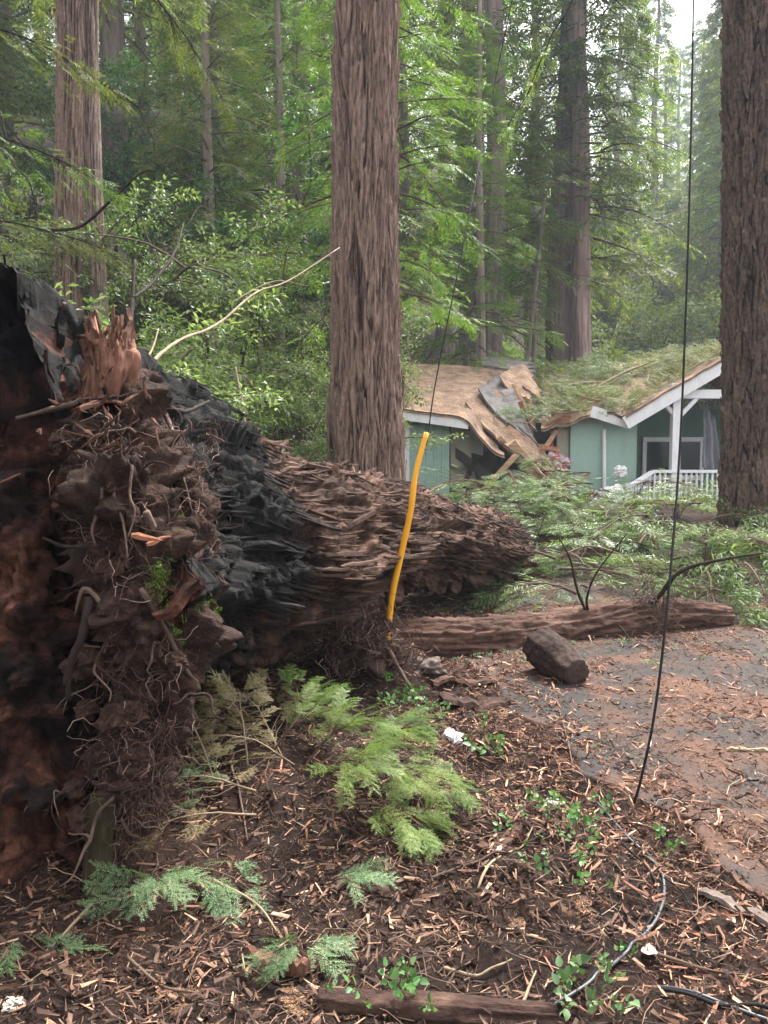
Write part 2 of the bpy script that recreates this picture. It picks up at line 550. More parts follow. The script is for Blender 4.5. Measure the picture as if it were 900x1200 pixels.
def leaf_sprig(rng, n=9, L=0.30, W=0.11, curl=0.25):
    """A broadleaf sprig: folded lance leaves (two quads each) round a stem along +X."""
    V, F = [], []
    for i in range(n):
        x = .15 + .85 * i / n
        a = i * 2.4 + rng.uniform(-.4, .4)
        out = np.array([rng.uniform(.35, 1.0), math.cos(a), math.sin(a) * .7 - .15]); out /= np.linalg.norm(out)
        s = nrm(np.cross([0, 0, 1.0], out) + .3 * rng.normal(size=3)); u = np.cross(out, s)
        l, w = L * rng.uniform(.7, 1.2), W * rng.uniform(.8, 1.2)
        b = np.array([x, 0, 0]) + out * .05
        k = len(V)
        V.extend([b, b + out * l * .5 + s * w * .5 + u * w * .18, b + out * l - u * l * curl * .4, b + out * l * .5, b + out * l * .5 - s * w * .5 + u * w * .18])
        F.append([k, k + 3, k + 2, k + 1]); F.append([k, k + 4, k + 2, k + 3])
    return np.array(V), np.array(F)

def round_leaves(rng, n=5, L=.45, W=.34):
    """A sprig of a few rounded, pointed leaves made of triangles."""
    V, F = [], []
    for i in range(n):
        a = i * 2.4 + rng.uniform(-.5, .5)
        out = np.array([rng.uniform(.2, .9), math.cos(a), math.sin(a) * .5]); out /= np.linalg.norm(out)
        s = nrm(np.cross([0, 0, 1.0], out) + .25 * rng.normal(size=3)); u = np.cross(out, s)
        l, w = L * rng.uniform(.55, 1.2), W * rng.uniform(.8, 1.2)
        b = np.array([.1 + .8 * i / n, 0, 0]) + out * .08
        k = len(V)
        rib = [b + out * l * f - u * l * .22 * f * f for f in (0, .3, .65, 1)]
        V.extend(rib)
        for sg in (-1, 1):
            for f, ww in ((.12, .32), (.38, .5), (.7, .34)):
                V.append(b + out * l * f + s * sg * w * ww - u * l * .22 * f * f + u * w * .12)
        for o_, fl in ((4, 0), (7, 1)):
            for tr in ((0, 1, o_), (1, o_ + 1, o_), (1, 2, o_ + 1), (2, o_ + 2, o_ + 1), (2, 3, o_ + 2)):
                F.append([k + x for x in (tr if fl else tr[::-1])])
    return np.array(V), np.array(F)

trng = np.random.default_rng(3)
SPRAY = [leaf_spray(trng, 7, .40, .085) for _ in range(3)]
SPRAY_FINE = [leaf_spray(trng, 10, .34, .05, 50, .2) for _ in range(3)]
NEEDLES = [needle_spray(trng) for _ in range(3)]
SPRIG = [leaf_sprig(trng) for _ in range(3)]
IVY = [round_leaves(trng) for _ in range(4)]
LANCE = [leaf_sprig(trng, 9, .42, .075, .3) for _ in range(2)]

def scatter(tmpls, T, D, U, S, rng):
    """Foliage mesh from spray placements."""
    T, D, U, S = map(np.asarray, (T, D, U, S))
    k = rng.integers(0, len(tmpls), len(T))
    parts = []
    for i, tm in enumerate(tmpls):
        m = k == i
        if m.any():
            parts.append(inst(tm, frames(D[m], U[m]), T[m], S[m]))
    return join(parts)

def make_bough(rng, base, d, L, sag, nside, spray, spread=0.5, floor=None, up=(0, 0, 1.0), fill=0.15, k=8, wob=.05):
    """A branch with sprays on side twigs. Returns (stem points, twig tubes points, spray T D U S)."""
    d = nrm(np.asarray(d, float)); up = np.asarray(up, float)
    t = np.linspace(0, 1, k)[:, None]
    P = base + d * L * t + np.array([0, 0, -1.0]) * sag * L * t ** 2
    P = P + np.cumsum(rng.normal(0, wob * L / k, (k, 3)), 0) * np.minimum(1, 3 * t)
    side = nrm(np.cross(up, d))
    tt = rng.uniform(fill, 1.0, nside); tt.sort()
    idx = tt * (k - 1); i0 = np.minimum(idx.astype(int), k - 2); f = (idx - i0)[:, None]
    B = P[i0] * (1 - f) + P[i0 + 1] * f
    tang = nrm(P[i0 + 1] - P[i0])
    sg = np.where(rng.random(nside) < .5, -1.0, 1.0)[:, None]
    al = rng.uniform(.35, 1.15, nside)[:, None]
    D = nrm(tang * np.cos(al) + side * sg * np.sin(al) + up * rng.normal(0, .18, (nside, 1)) - np.array([0, 0, 1.0]) * rng.uniform(0, .35, (nside, 1)))
    tl = spread * L * (1.05 - tt)[:, None] * rng.uniform(.15, 1.0, (nside, 1))
    E = B + D * tl
    if floor is not None:
        P = P.copy(); P[:, 2] = np.maximum(P[:, 2], ground(P[:, 0], P[:, 1]) + floor)
        E[:, 2] = np.maximum(E[:, 2], ground(E[:, 0], E[:, 1]) + floor)
        D = D.copy(); D[:, 2] = np.maximum(D[:, 2], -0.1)
    U = nrm(np.array([0, 0, 1.0]) + rng.normal(0, .3, (nside, 3)))
    S = spray * rng.uniform(.7, 1.25, nside)
    tw = np.stack([B, (B + E) / 2 + rng.normal(0, .01, B.shape), E], 1)
    return P, tw, (E, D, U, S)

def bough_thing(name, label, cat, rng, base, d, L, sag, nside, spray, tmpl, lmat, smat, group=None, r=0.012, spread=.5, floor=None, fill=.1, parent=None, twigr=0.003, wob=.05):
    P, tw, (E, D, U, S) = make_bough(rng, np.asarray(base, float), d, L, sag, nside, spray, spread, floor, fill=fill, wob=wob)
    o = thing(name, label, cat, base, group)
    sides = 6
    stem = tubes(P[None], np.linspace(r, r * .3, len(P))[None], sides)
    obj("stem", stem, smat, o)
    obj("twigs", tubes(tw, np.tile([twigr, twigr * .8, twigr * .5], (len(tw), 1)), 3), smat, o)["kind"] = "stuff"
    obj("foliage", scatter(tmpl, E, D, U, S, rng), lmat, o)["kind"] = "stuff"
    return o

def copy_thing(root, loc, rz, scale=1.0):
    """A thing copied with its parts; the copies share mesh data."""
    r = root.copy(); COL.objects.link(r)
    r.location = [float(x) for x in loc]; r.rotation_euler = (0, 0, rz); r.scale = (scale,) * 3
    for ch in list(root.children):
        c = ch.copy(); COL.objects.link(c); c.parent = r
    return r

# ------------------------------------------------------------------ trees
TRUNK_CRACK = [None]
def trunk_mesh(rng, base, h, r0, r1, lean=(0, 0), nv=48, nu=90, flare=.3, ridge=.06, seed=1, furrow=9.0, stretch=.5, sink=.4, crack=0.0, cw=.16, vis=None):
    if vis: t = np.r_[np.linspace(0, vis, int(nu * .9)), np.linspace(vis, 1, nu - int(nu * .9) + 1)[1:]]
    else: t = np.linspace(0, 1, nu) ** 1.25
    z = t * (h + sink) - sink
    r = r0 + (r1 - r0) * t
    r = r * (1 + flare * np.exp(-np.maximum(z, 0) / (r0 * 2.2)))
    a = np.arange(nv) * 2 * math.pi / nv
    C = np.stack([base[0] + lean[0] * z + .02 * h * .2 * np.sin(z * .35 + seed), base[1] + lean[1] * z, base[2] + z], -1)
    dirs = np.stack([np.cos(a), np.sin(a), a * 0], -1)
    Z = z[:, None] + a[None] * 0
    A = a[None] + z[:, None] * 0
    p = np.stack([np.cos(A) * furrow * .35, np.sin(A) * furrow * .35, Z * stretch], -1)
    rd = 1 - np.abs(fbm(p + seed * 7.7, 3, seed)) * 2.0
    rd2 = 1 - np.abs(fbm(p * np.array([2.4, 2.4, 2.2]) + seed, 3, seed + 9)) * 2
    lob = fbm(np.stack([np.cos(A) * 1.1, np.sin(A) * 1.1, Z * .1], -1) + seed, 2, seed + 4)
    rr = r[:, None] * (1 + ridge * rd + ridge * .6 * rd2 + .08 * lob * (1 + 1.5 * np.exp(-np.maximum(Z, 0) / 1.2)))
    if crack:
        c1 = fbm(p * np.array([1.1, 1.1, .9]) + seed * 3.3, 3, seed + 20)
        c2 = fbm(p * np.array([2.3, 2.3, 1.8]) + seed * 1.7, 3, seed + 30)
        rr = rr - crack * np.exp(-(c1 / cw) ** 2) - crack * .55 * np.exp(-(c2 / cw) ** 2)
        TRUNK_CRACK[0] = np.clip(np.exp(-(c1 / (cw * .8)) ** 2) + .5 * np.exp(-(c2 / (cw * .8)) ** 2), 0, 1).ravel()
    V = C[:, None] + dirs[None] * rr[..., None]
    return V.reshape(-1, 3), grid_faces(nu, nv, True)

def strip_tmpl(rng, w, n=5):
    """A crooked strip of bark along +X, one unit long, w wide, outer side +Z."""
    x = np.linspace(-.5, .5, n)
    y0 = np.cumsum(rng.normal(0, .25 * w, n)); pr = (.35 + .65 * np.sin(np.linspace(.15, 2.95, n))) * rng.uniform(.7, 1.3, n) * w / 2
    z0 = .05 * x ** 2 + rng.normal(0, .12 * w, n) 
    V = np.stack([np.stack([x, y0 + sy * pr, z0 + sz * w * .45], -1) for sy, sz in ((-1, -.6), (-.6, .5), (.5, .6), (1, -.6))], 1).reshape(-1, 3)
    return V, grid_faces(n, 4, True)[:, ::-1]

CROWNS = {}
def crown_mesh(key, seed, h, zlo, nb, Lmax, nside, spray, tmpl, sagr=(.15, .5), shape=1.0, rb=.03):
    """Whole-tree foliage and limbs, built once round the origin and shared between trees."""
    rng = np.random.default_rng(seed)
    Ts, Ds, Us, Ss, stems, tws = [], [], [], [], [], []
    for i in range(nb):
        f = (i + rng.random()) / nb
        z = zlo + (h - zlo) * f ** 1.05
        a = i * 2.39996 + rng.uniform(-.5, .5)
        L = Lmax * (1 - f * .85) ** shape * rng.uniform(.55, 1.1)
        d = np.array([math.cos(a), math.sin(a), rng.uniform(-.15, .25)])
        P, tw, (E, D, U, S) = make_bough(rng, np.array([0, 0, z]), d, L, rng.uniform(*sagr), nside, spray, .42, fill=.18)
        Ts.append(E); Ds.append(D); Us.append(U); Ss.append(S); stems.append(P); tws.append(tw)
    fol = scatter(tmpl, np.vstack(Ts), np.vstack(Ds), np.vstack(Us), np.hstack(Ss), rng)
    st = np.stack(stems); L = np.linalg.norm(st[:, -1] - st[:, 0], axis=1)
    lim = tubes(st, (L[:, None] * np.linspace(.014, .003, st.shape[1])[None]), 4)
    CROWNS[key] = (raw_mesh("crown_" + key, *fol, smooth=False), raw_mesh("limbs_" + key, *lim))

def bush_mesh(key, seed, stems, L, nside, spray, tmpl, rise=(.7, 1.6), spread=.5, sag=.25):
    """A many-stemmed broadleaf crown: curving limbs, each with its own clumps of sprigs."""
    rng = np.random.default_rng(seed)
    Ts, Ds, Us, Ss, st, tws = [], [], [], [], [], []
    for i in range(stems):
        a = i * 2.39996 + rng.uniform(-.6, .6)
        d = np.array([math.cos(a), math.sin(a), rng.uniform(*rise)])
        P, tw, _ = make_bough(rng, np.zeros(3), d, L * rng.uniform(.6, 1.1), sag, 4, spray, .3, wob=.16)
        st.append(P)
        for j in range(11):
            k = rng.integers(2, len(P)); b = P[k]
            d2 = rng.normal(0, 1, 3); d2[2] = abs(d2[2]) * .5 - .1
            d2 = nrm(d2 + .5 * nrm(d))
            P2, tw2, (E, D, U, S) = make_bough(rng, b, d2, L * rng.uniform(.2, .5), rng.uniform(.1, .5), nside, spray, .45, wob=.1)
            st.append(P2); Ts.append(E); Ds.append(D); Us.append(U); Ss.append(S)
    fol = scatter(tmpl, np.vstack(Ts), np.vstack(Ds), np.vstack(Us), np.hstack(Ss), rng)
    st = np.stack(st); ln = np.linalg.norm(st[:, -1] - st[:, 0], axis=1)
    CROWNS[key] = (raw_mesh("crown_" + key, *fol, smooth=False), raw_mesh("limbs_" + key, *tubes(st, ln[:, None] * np.linspace(.012, .004, st.shape[1])[None], 5)))

def tree(name, label, base, h, r0, r1, bark, crown=None, leaf=None, lean=(0, 0), scale=1.0, rot=0.0, group=None, seed=1, tw=None, cz=0.0, strips=None, **kw):
    base = np.array(base, float)
    o = thing(name, label, "tree", base, group)
    vf = trunk_mesh(None, base, h, r0, r1, lean, seed=seed, **(tw or {}))
    to = obj("trunk", vf, bark, o)
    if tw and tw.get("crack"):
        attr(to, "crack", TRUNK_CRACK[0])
    if strips:
        # loose fibrous strips of bark lying along the stem
        rs = np.random.default_rng(seed + 300)
        V3 = vf[0].reshape(-1, tw["nv"], 3); nvis = int(len(V3) * .88)
        n, smin, smax, wmin, wmax = strips
        i = rs.integers(2, nvis - 2, n); j = rs.integers(0, tw["nv"], n)
        c0 = V3.mean(1)
        pos = V3[i, j]; out = nrm(pos - c0[i]); out[:, 2] = 0
        D = nrm(np.array([0, 0, 1.0]) + rs.normal(0, .07, (n, 3)) + out * rs.uniform(-.02, .10, (n, 1)))
        S = rs.uniform(smin, smax, n)
        so = obj("bark_strip", scatter([strip_tmpl(rs, w) for w in np.linspace(wmin, wmax, 5)], pos + out * .004, D, out, S, rs), bark, o, False)
        attr(so, "crack", np.zeros(len(so.data.vertices)))
        so["kind"] = "stuff"
    if crown:
        fm, lm = CROWNS[crown]
        for nm, me, mt in (("crown", fm, leaf), ("limbs", lm, M_TWIG)):
            c = bpy.data.objects.new(nm, me); COL.objects.link(c); c.parent = o
            if len(me.materials) == 0: me.materials.append(mt)
            c.material_slots[0].link = 'OBJECT'; c.material_slots[0].material = mt
            c.rotation_euler = (-lean[1], lean[0], rot); c.scale = (scale,) * 3; c.location = (0, 0, cz)
            c["kind"] = "stuff"
    return o

crown_mesh("tall1", 101, 30, 4.0, 140, 4.4, 17, .85, SPRAY, (.1, .45))
crown_mesh("tall2", 102, 30, 2.5, 140, 4.8, 17, .80, SPRAY, (.2, .6))
crown_mesh("tall3", 103, 30, 7.0, 120, 4.2, 19, .85, SPRAY, (.1, .5))
crown_mesh("mid1", 104, 15, 0.8, 100, 3.4, 23, .52, SPRAY_FINE, (.1, .45))
crown_mesh("mid2", 105, 13, 0.5, 80, 3.2, 23, .50, SPRAY_FINE, (.1, .4))
bush_mesh("bay", 106, 8, 4.4, 34, .30, SPRIG, (.6, 2.0))
bush_mesh("broad", 107, 9, 11, 22, 1.15, SPRIG, (.8, 2.6))

def gbase(px, d, sink=0.05):
    x = (px - 450.0) / F_PX * d
    return np.array([x, d, gz(x, d) - sink])

# the three near trunks
b = gbase(432, 11.2)
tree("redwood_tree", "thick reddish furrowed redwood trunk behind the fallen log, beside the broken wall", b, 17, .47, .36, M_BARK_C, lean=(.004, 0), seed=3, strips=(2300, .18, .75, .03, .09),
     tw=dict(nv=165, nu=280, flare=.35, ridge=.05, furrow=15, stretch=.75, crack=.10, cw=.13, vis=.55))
b = gbase(873, 11.6)
tree("fir_tree", "dark brown rough-barked trunk standing in front of the porch", b, 17, .39, .33, M_BARK_R, lean=(-.004, 0), seed=8, strips=(2300, .08, .26, .10, .28),
     tw=dict(nv=150, nu=300, flare=.12, ridge=.035, furrow=14, stretch=1.5, crack=.075, cw=.12, vis=.55))
b = gbase(90, 16)
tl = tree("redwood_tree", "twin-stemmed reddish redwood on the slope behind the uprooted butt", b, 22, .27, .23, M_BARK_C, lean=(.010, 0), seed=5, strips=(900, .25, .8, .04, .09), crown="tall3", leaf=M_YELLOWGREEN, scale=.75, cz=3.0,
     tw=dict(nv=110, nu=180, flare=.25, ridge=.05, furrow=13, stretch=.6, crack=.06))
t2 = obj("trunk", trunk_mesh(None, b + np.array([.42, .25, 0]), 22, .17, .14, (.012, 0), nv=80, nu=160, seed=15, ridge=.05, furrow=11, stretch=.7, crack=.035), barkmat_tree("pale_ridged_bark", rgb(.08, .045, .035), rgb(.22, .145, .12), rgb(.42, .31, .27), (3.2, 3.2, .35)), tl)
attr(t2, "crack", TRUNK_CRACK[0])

# the pale leaning pair behind the house and other stems one can tell apart
b = gbase(655, 31); tree("redwood_tree", "dark grey trunk behind the roof gap, left of a paler leaning trunk", b, 26, .62, .36, M_BARK_FAR, lean=(.012, 0), seed=21, crown="tall3", leaf=M_REDWOOD, rot=.4, tw=dict(flare=.15, nv=70, nu=160, furrow=12, stretch=.6, crack=.07))
b = gbase(689, 30); tree("redwood_tree", "pale pinkish leaning trunk behind the debris-covered roof", b, 24, .36, .27, M_BARK_PALE, lean=(-.046, 0), seed=22, crown="tall3", leaf=M_REDWOOD, rot=2.0, scale=.9, cz=3, tw=dict(flare=.1, nv=70, nu=160, furrow=12, stretch=.6, crack=.05))
b = gbase(578, 27); tree("redwood_tree", "slender grey-brown trunk rising behind the collapsed roof end", b, 24, .36, .24, M_BARK_FAR, lean=(-.01, 0), seed=23, crown="tall1", leaf=M_REDWOOD, scale=.8, cz=3, tw=dict(flare=.1))
b = gbase(604, 26); tree("young_tree", "thin dark leaning stem behind the collapsed roof end", b, 9, .10, .05, M_BARK_FAR, lean=(.09, 0), seed=24, crown="mid2", leaf=M_REDWOOD, scale=.5, cz=4.5, tw=dict(nv=16, nu=40))
b = gbase(622, 28); tree("young_tree", "thin dark upright stem beside the large grey trunk behind the roof", b, 9, .11, .06, M_BARK_FAR, lean=(.005, 0), seed=25, crown="mid1", leaf=M_REDWOOD, scale=.5, cz=5, tw=dict(nv=16, nu=40))

# bright young redwoods beside and behind the central trunk
G = "young redwoods behind the central trunk"
for i, (px, d, s, cr, lf) in enumerate([(446, 13.6, .78, "mid1", M_REDWOOD_BR), (330, 24, 1.1, "mid2", M_REDWOOD_BR), (560, 23, 1.0, "mid2", M_REDWOOD_BR), (250, 21, .9, "mid1", M_REDWOOD)]):
    b = gbase(px, d)
    tree("young_redwood", ["bright green young redwood with drooping boughs over the shed eave", "light green young redwood high on the slope behind the leafy bay tree", "green young redwood behind the roof of the broken shed", "deep green young redwood between twin trunk and central trunk"][i],
         b, 13 * s + (3 if i == 0 else 1), .16, .05, M_BARK_FAR, cr, lf, scale=s, rot=i * 1.3, seed=30 + i, cz=3.5 if i == 0 else 0.0, tw=dict(nv=24, nu=60))

# bay trees with pale leaves on the bank behind the log
for i, (px, d, s, rot, lab) in enumerate([(215, 10.0, .95, .3, "pale-leaved bay tree leaning over the fallen trunk"), (272, 12.4, .80, 1.9, "bushy bay tree between the leaning dead branch and central trunk"),
                                         (30, 12.0, .9, 4.0, "bay tree under the twin-stemmed redwood"), (265, 14.5, 1.25, 2.6, "taller bay tree up the slope behind the bushy bay trees"), (140, 18, 1.4, 5.0, "large bay tree behind the twin-stemmed redwood"),
                                         (330, 17.5, .55, 3.3, "bay tree high on the bank beside the central trunk")]):
    b = gbase(px, d)
    tree("bay_tree", lab, b, 1.6 * s, .075, .03, M_DARKTWIG, "bay", M_BAY, scale=s, rot=rot, seed=40 + i, tw=dict(nv=16, nu=40), lean=(.02, 0))

# forest up the slope and beyond the house
frng = np.random.default_rng(77)
G = "forest trees on the hillside"
spots = []
for (px, d) in [(-60, 24), (20, 30), (140, 27), (175, 36), (255, 31), (300, 40), (352, 30), (380, 46), (470, 36), (520, 44), (545, 33), (620, 48), (-30, 42), (90, 45), (215, 52),
                (560, 62), (430, 60), (330, 66), (1000, 30), (1040, 44), (-180, 34), (-140, 24)]:
    spots.append((px, d, 0))
for (px, d) in [(840, 52), (875, 50), (812, 84), (770, 92), (735, 96), (120, 58), (200, 62), (60, 66), (270, 60), (150, 75), (240, 80), (20, 80), (310, 85), (380, 75), (880, 75)]:
    spots.append((px, d, 1))
for _ in range(46):
    spots.append((frng.uniform(-260, 1180), frng.uniform(62, 125), 1))
for px, d in ((790, 74), (815, 62), (845, 80), (870, 66), (905, 72), (760, 58), (730, 66), (955, 80), (700, 60), (745, 48), (805, 50), (715, 78), (775, 88), (830, 96), (680, 70)):
    spots.append((px, d, 2))
for px, d in ((822, 68), (846, 60), (800, 104), (785, 118)):
    spots.append((px, d, 1))
for i, (px, d, far) in enumerate(spots):
    b = gbase(px, d, .3)
    s = frng.uniform(.8, 1.15)
    if far == 2:
        cr, lf, s = "broad", M_YELLOWGREEN, frng.uniform(.8, 1.1)
        lab, hh = "hazy yellow-green broadleaf tree beyond the porch roof", 5
    else:
        cr = ("tall1", "tall2", "tall3")[i % 3]; lf = M_REDWOOD
        lab, hh = ("dark green redwood among others on the wooded slope", 28) if not far else ("distant redwood fading into the smoke on the far hillside", 28)
        if far and px > 900: s *= .62
    tree("redwood_tree" if far < 2 else "broadleaf_tree", lab, b, hh * s, .38 * s + .05, .1, M_BARK_FAR, cr, lf, scale=s, rot=frng.uniform(0, 6.28), seed=60 + i, group=("forest redwoods on the slope", "distant redwoods on the far hillside", "broadleaf trees in the smoke")[far], tw=dict(nv=14, nu=16 if far else 30))

for i, (px, d, s, rot) in enumerate([(305, 23, .50, 1.0), (185, 28, .6, 2.0)]):
    b = gbase(px, d)
    tree("maple_tree", ["bright light green broadleaf tree up the slope between the trunks", "light green broadleaf tree above the bay trees"][i], b, 3, .12, .06, M_BARK_FAR, "broad", M_IVY, scale=s, rot=rot, cz=1.0, seed=90 + i, tw=dict(nv=16, nu=40))

# undergrowth on the slope
urng = np.random.default_rng(5)
n = 3800
ux = urng.uniform(-16, 12, n); uy = urng.uniform(10, 34, n)
keep = ((-0.85 * ux + 0.53 * uy) > 7.6) | (uy > 24)
keep &= urng.random(n) < (0.45 + 0.8 * vnoise(np.stack([ux * .5, uy * .5, ux * 0], -1), 4))
ux, uy = ux[keep], uy[keep]
T = np.stack([ux, uy, ground(ux, uy) + .02], -1)
D = nrm(np.stack([urng.normal(0, .6, len(ux)), urng.normal(0, .6, len(ux)), urng.uniform(.2, 1.1, len(ux))], -1))
U = nrm(np.array([0, 0, 1.0]) + urng.normal(0, .5, T.shape))
V, F = scatter(SPRIG, T, D, U, urng.uniform(.25, .6, len(ux)), urng)
tag(obj("undergrowth", (V, F), M_BAY), "low leafy undergrowth over the wooded bank", "undergrowth", kind="stuff")
# ------------------------------------------------------------------ the crushed house
def paint(name, c, dirt=(.55, .5, .42), rough=.6):
    t = NT(name)
    co = t.coord((1, 1, .5))
    n = t.noise(co, 2.2, 8, .7, .6)
    f = t.noise(co, 25, 5, .7)
    col = t.mix(t.ramp(n, [(.48, rgb(0, 0, 0)), (.8, rgb(.55, .55, .55))]), rgb(*c), rgb(c[0] * dirt[0], c[1] * dirt[1], c[2] * dirt[2]))
    col = t.mix(.35, col, t.ramp(f, [(.3, rgb(.7, .7, .7)), (.7, rgb(1.25, 1.25, 1.25))]), 'MULTIPLY')
    t.bump(f, .15, .004)
    return t.set(col, rough, .3)
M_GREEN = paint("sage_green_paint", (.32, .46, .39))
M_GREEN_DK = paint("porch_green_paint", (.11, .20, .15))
M_WHITE = paint("white_paint", (.80, .79, .80))
M_CREAM = paint("plaster_board", (.62, .58, .48))
M_SHINGLE = surf("needle_strewn_shingle", [(.30, rgb(.13, .082, .058)), (.5, rgb(.26, .165, .115)), (.7, rgb(.36, .255, .165))], 3.0, (1, 1, 1), bscale=22, bump=.8, bdist=.03, fine=7)
M_SHINGLE_GREY = surf("grey_shingle", [(.3, rgb(.075, .068, .066)), (.7, rgb(.21, .185, .175))], 4.0, bump=.6, fine=6)
M_LUMBER = surf("raw_lumber", [(.3, rgb(.30, .165, .09)), (.5, rgb(.46, .28, .17)), (.7, rgb(.60, .42, .28))], 3.0, (1, 1, 3), bump=.3, fine=5)
M_REDLUMBER = surf("red_lumber", [(.3, rgb(.20, .075, .04)), (.7, rgb(.40, .18, .10))], 3.0, (1, 1, 3), bump=.3, fine=5)
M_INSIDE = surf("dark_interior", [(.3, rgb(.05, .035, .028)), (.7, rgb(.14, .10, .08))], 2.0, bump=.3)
M_GREYCLOTH = surf("grey_cloth", [(.3, rgb(.16, .16, .18)), (.7, rgb(.27, .27, .30))], 3.0, (1, 1, .3), bump=.2)
M_REDCLOTH = surf("red_cloth", [(.42, rgb(.45, .05, .05)), (.52, rgb(.6, .5, .5)), (.66, rgb(.12, .1, .2))], 6.0, bump=.2)

M_ROOFG = leafmat("wilting_green_needles", rgb(.07, .095, .025), rgb(.16, .19, .06), rgb(.28, .28, .12), .35, .6, 1.5)
hb = at(655, 590, 19.0); hb[2] = gz(hb[0], hb[1])
house = thing("crushed_house", "pale green wooden house split open in the middle by the tree fall", "house", hb)
def W(x, y, z): return np.array([x, y, z])
hrng = np.random.default_rng(8)

# left end: board wall, corner trim, fascia, sagging roof
yl = 18.0
xs = np.linspace(.60, 1.52, 6)
for i in range(5):
    obj("siding_board", box((xs[i] + .003, yl + hrng.uniform(0, .004), .62), (xs[i + 1] - .003, yl + .05, 2.34)), M_GREEN, house, False)
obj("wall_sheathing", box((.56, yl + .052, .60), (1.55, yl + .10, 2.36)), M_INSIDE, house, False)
obj("side_wall", box((.50, yl + .11, .60), (.58, yl + 3.4, 2.40)), M_GREEN, house, False)
obj("corner_trim", box((.47, yl - .03, .60), (.595, yl + .10, 2.36)), M_WHITE, house, False)
fa, fb = at(472, 486, 17.55), at(549, 497, 17.55)
obj("fascia", beam(fa, fb, .05, .23), M_WHITE, house, False)
obj("soffit", slab([fa + W(0, .03, -.09), fb + W(0, .03, -.09), fb + W(0, .5, -.05), fa + W(0, .5, -.05)], .02), M_WHITE, house, False)

def roof_sheet(A, B, C, D, nu, nv, sag, thick=.07, seed=0, ragged=.0, rough=.02):
    """Roof with courses: A-B eave, D-C ridge; sag(u,v) drops it; a torn right edge."""
    u = np.linspace(0, 1, nu)[:, None]; v = np.linspace(0, 1, nv)[None]
    P = ((1 - u) * (1 - v))[..., None] * A + (u * (1 - v))[..., None] * B + (u * v)[..., None] * C + ((1 - u) * v)[..., None] * D
    if ragged:
        k = sstep((u - .7) / .3) * ragged * fbm(np.stack([v * 9 + u * 0, u * 3 + v * 0, u * 0 + v * 0], -1), 3, seed)
        P = P + k[..., None] * nrm(B - A)
    P[..., 2] -= sag(u, v)
    P[..., 2] += rough * fbm(P * 2.5, 3, seed) + .012 * ((v * 24) % 1.0)
    Q = P.copy(); Q[..., 2] -= thick
    n = nu * nv
    f = grid_faces(nu, nv)
    V = np.vstack([P.reshape(-1, 3), Q.reshape(-1, 3)])
    rim = []
    def edge(ids):
        for a, b in zip(ids[:-1], ids[1:]): rim.append([a, b, b + n, a + n])
    idx = np.arange(n).reshape(nu, nv)
    edge(list(idx[::-1, 0])); edge(list(idx[:, -1])); edge(list(idx[0])); edge(list(idx[-1][::-1]))
    return V, np.vstack([f, f[:, ::-1] + n, np.array(rim)])

A, B = at(468, 478, 17.5), at(585, 494, 17.5)
Cc, Dd = at(622, 428, 21.5), at(478, 425, 21.5)
obj("roof", roof_sheet(A, B, Cc, Dd, 60, 50, lambda u, v: .75 * sstep((u - .55) / .45) ** 1.5 * (1 - v) ** .8 + .12 * u * v, seed=2, ragged=.35), M_SHINGLE, house)
# torn sheets of roof sliding into the gap
for i, (q, s) in enumerate([
    ([(545, 470, 18.2), (632, 560, 17.4), (640, 535, 18.2), (572, 440, 20)], 4),
    ([(560, 455, 18.8), (618, 520, 18.2), (626, 495, 19), (585, 432, 20.6)], 5),
    ([(585, 440, 19.8), (625, 478, 19.6), (628, 440, 20.8), (600, 424, 21.2)], 6)]):
    P = [at(*p) for p in q]
    obj("torn_roof_sheet", roof_sheet(*P, 24, 14, lambda u, v: .12 * np.sin(u * 5 + v * 2), .06, s, .5, .05), (M_SHINGLE, M_SHINGLE_GREY, M_SHINGLE)[i], house)
obj("rear_roof", roof_sheet(at(565, 428, 21.4), at(622, 436, 21.2), at(624, 424, 22.6), at(568, 417, 22.6), 14, 10, lambda u, v: 0 * u * v, .06, 9, .2), M_SHINGLE_GREY, house)
# the dark room behind the torn wall
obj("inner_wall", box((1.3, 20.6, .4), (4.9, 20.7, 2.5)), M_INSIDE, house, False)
obj("plaster_panel", slab([at(524, 545, 18.6), at(553, 548, 18.6), at(551, 505, 18.6), at(522, 500, 18.6)], .03), M_CREAM, house, False)
obj("plaster_panel", slab([at(519, 570, 18.9), at(560, 572, 18.9), at(552, 535, 18.9), at(517, 531, 18.9)], .03), M_CREAM, house, False)
obj("plaster_panel", slab([at(550, 530, 19.0), at(566, 534, 19.0), at(566, 502, 19.0), at(551, 500, 19.0)], .03), M_WHITE, house, False)
obj("plaster_panel", slab([at(652, 545, 19.3), at(667, 548, 19.2), at(667, 500, 19.2), at(653, 497, 19.3)], .03), M_CREAM, house, False)
obj("floor_joist", beam(at(520, 520, 18.8), at(575, 560, 18.2), .09, .2), M_INSIDE, house, False)
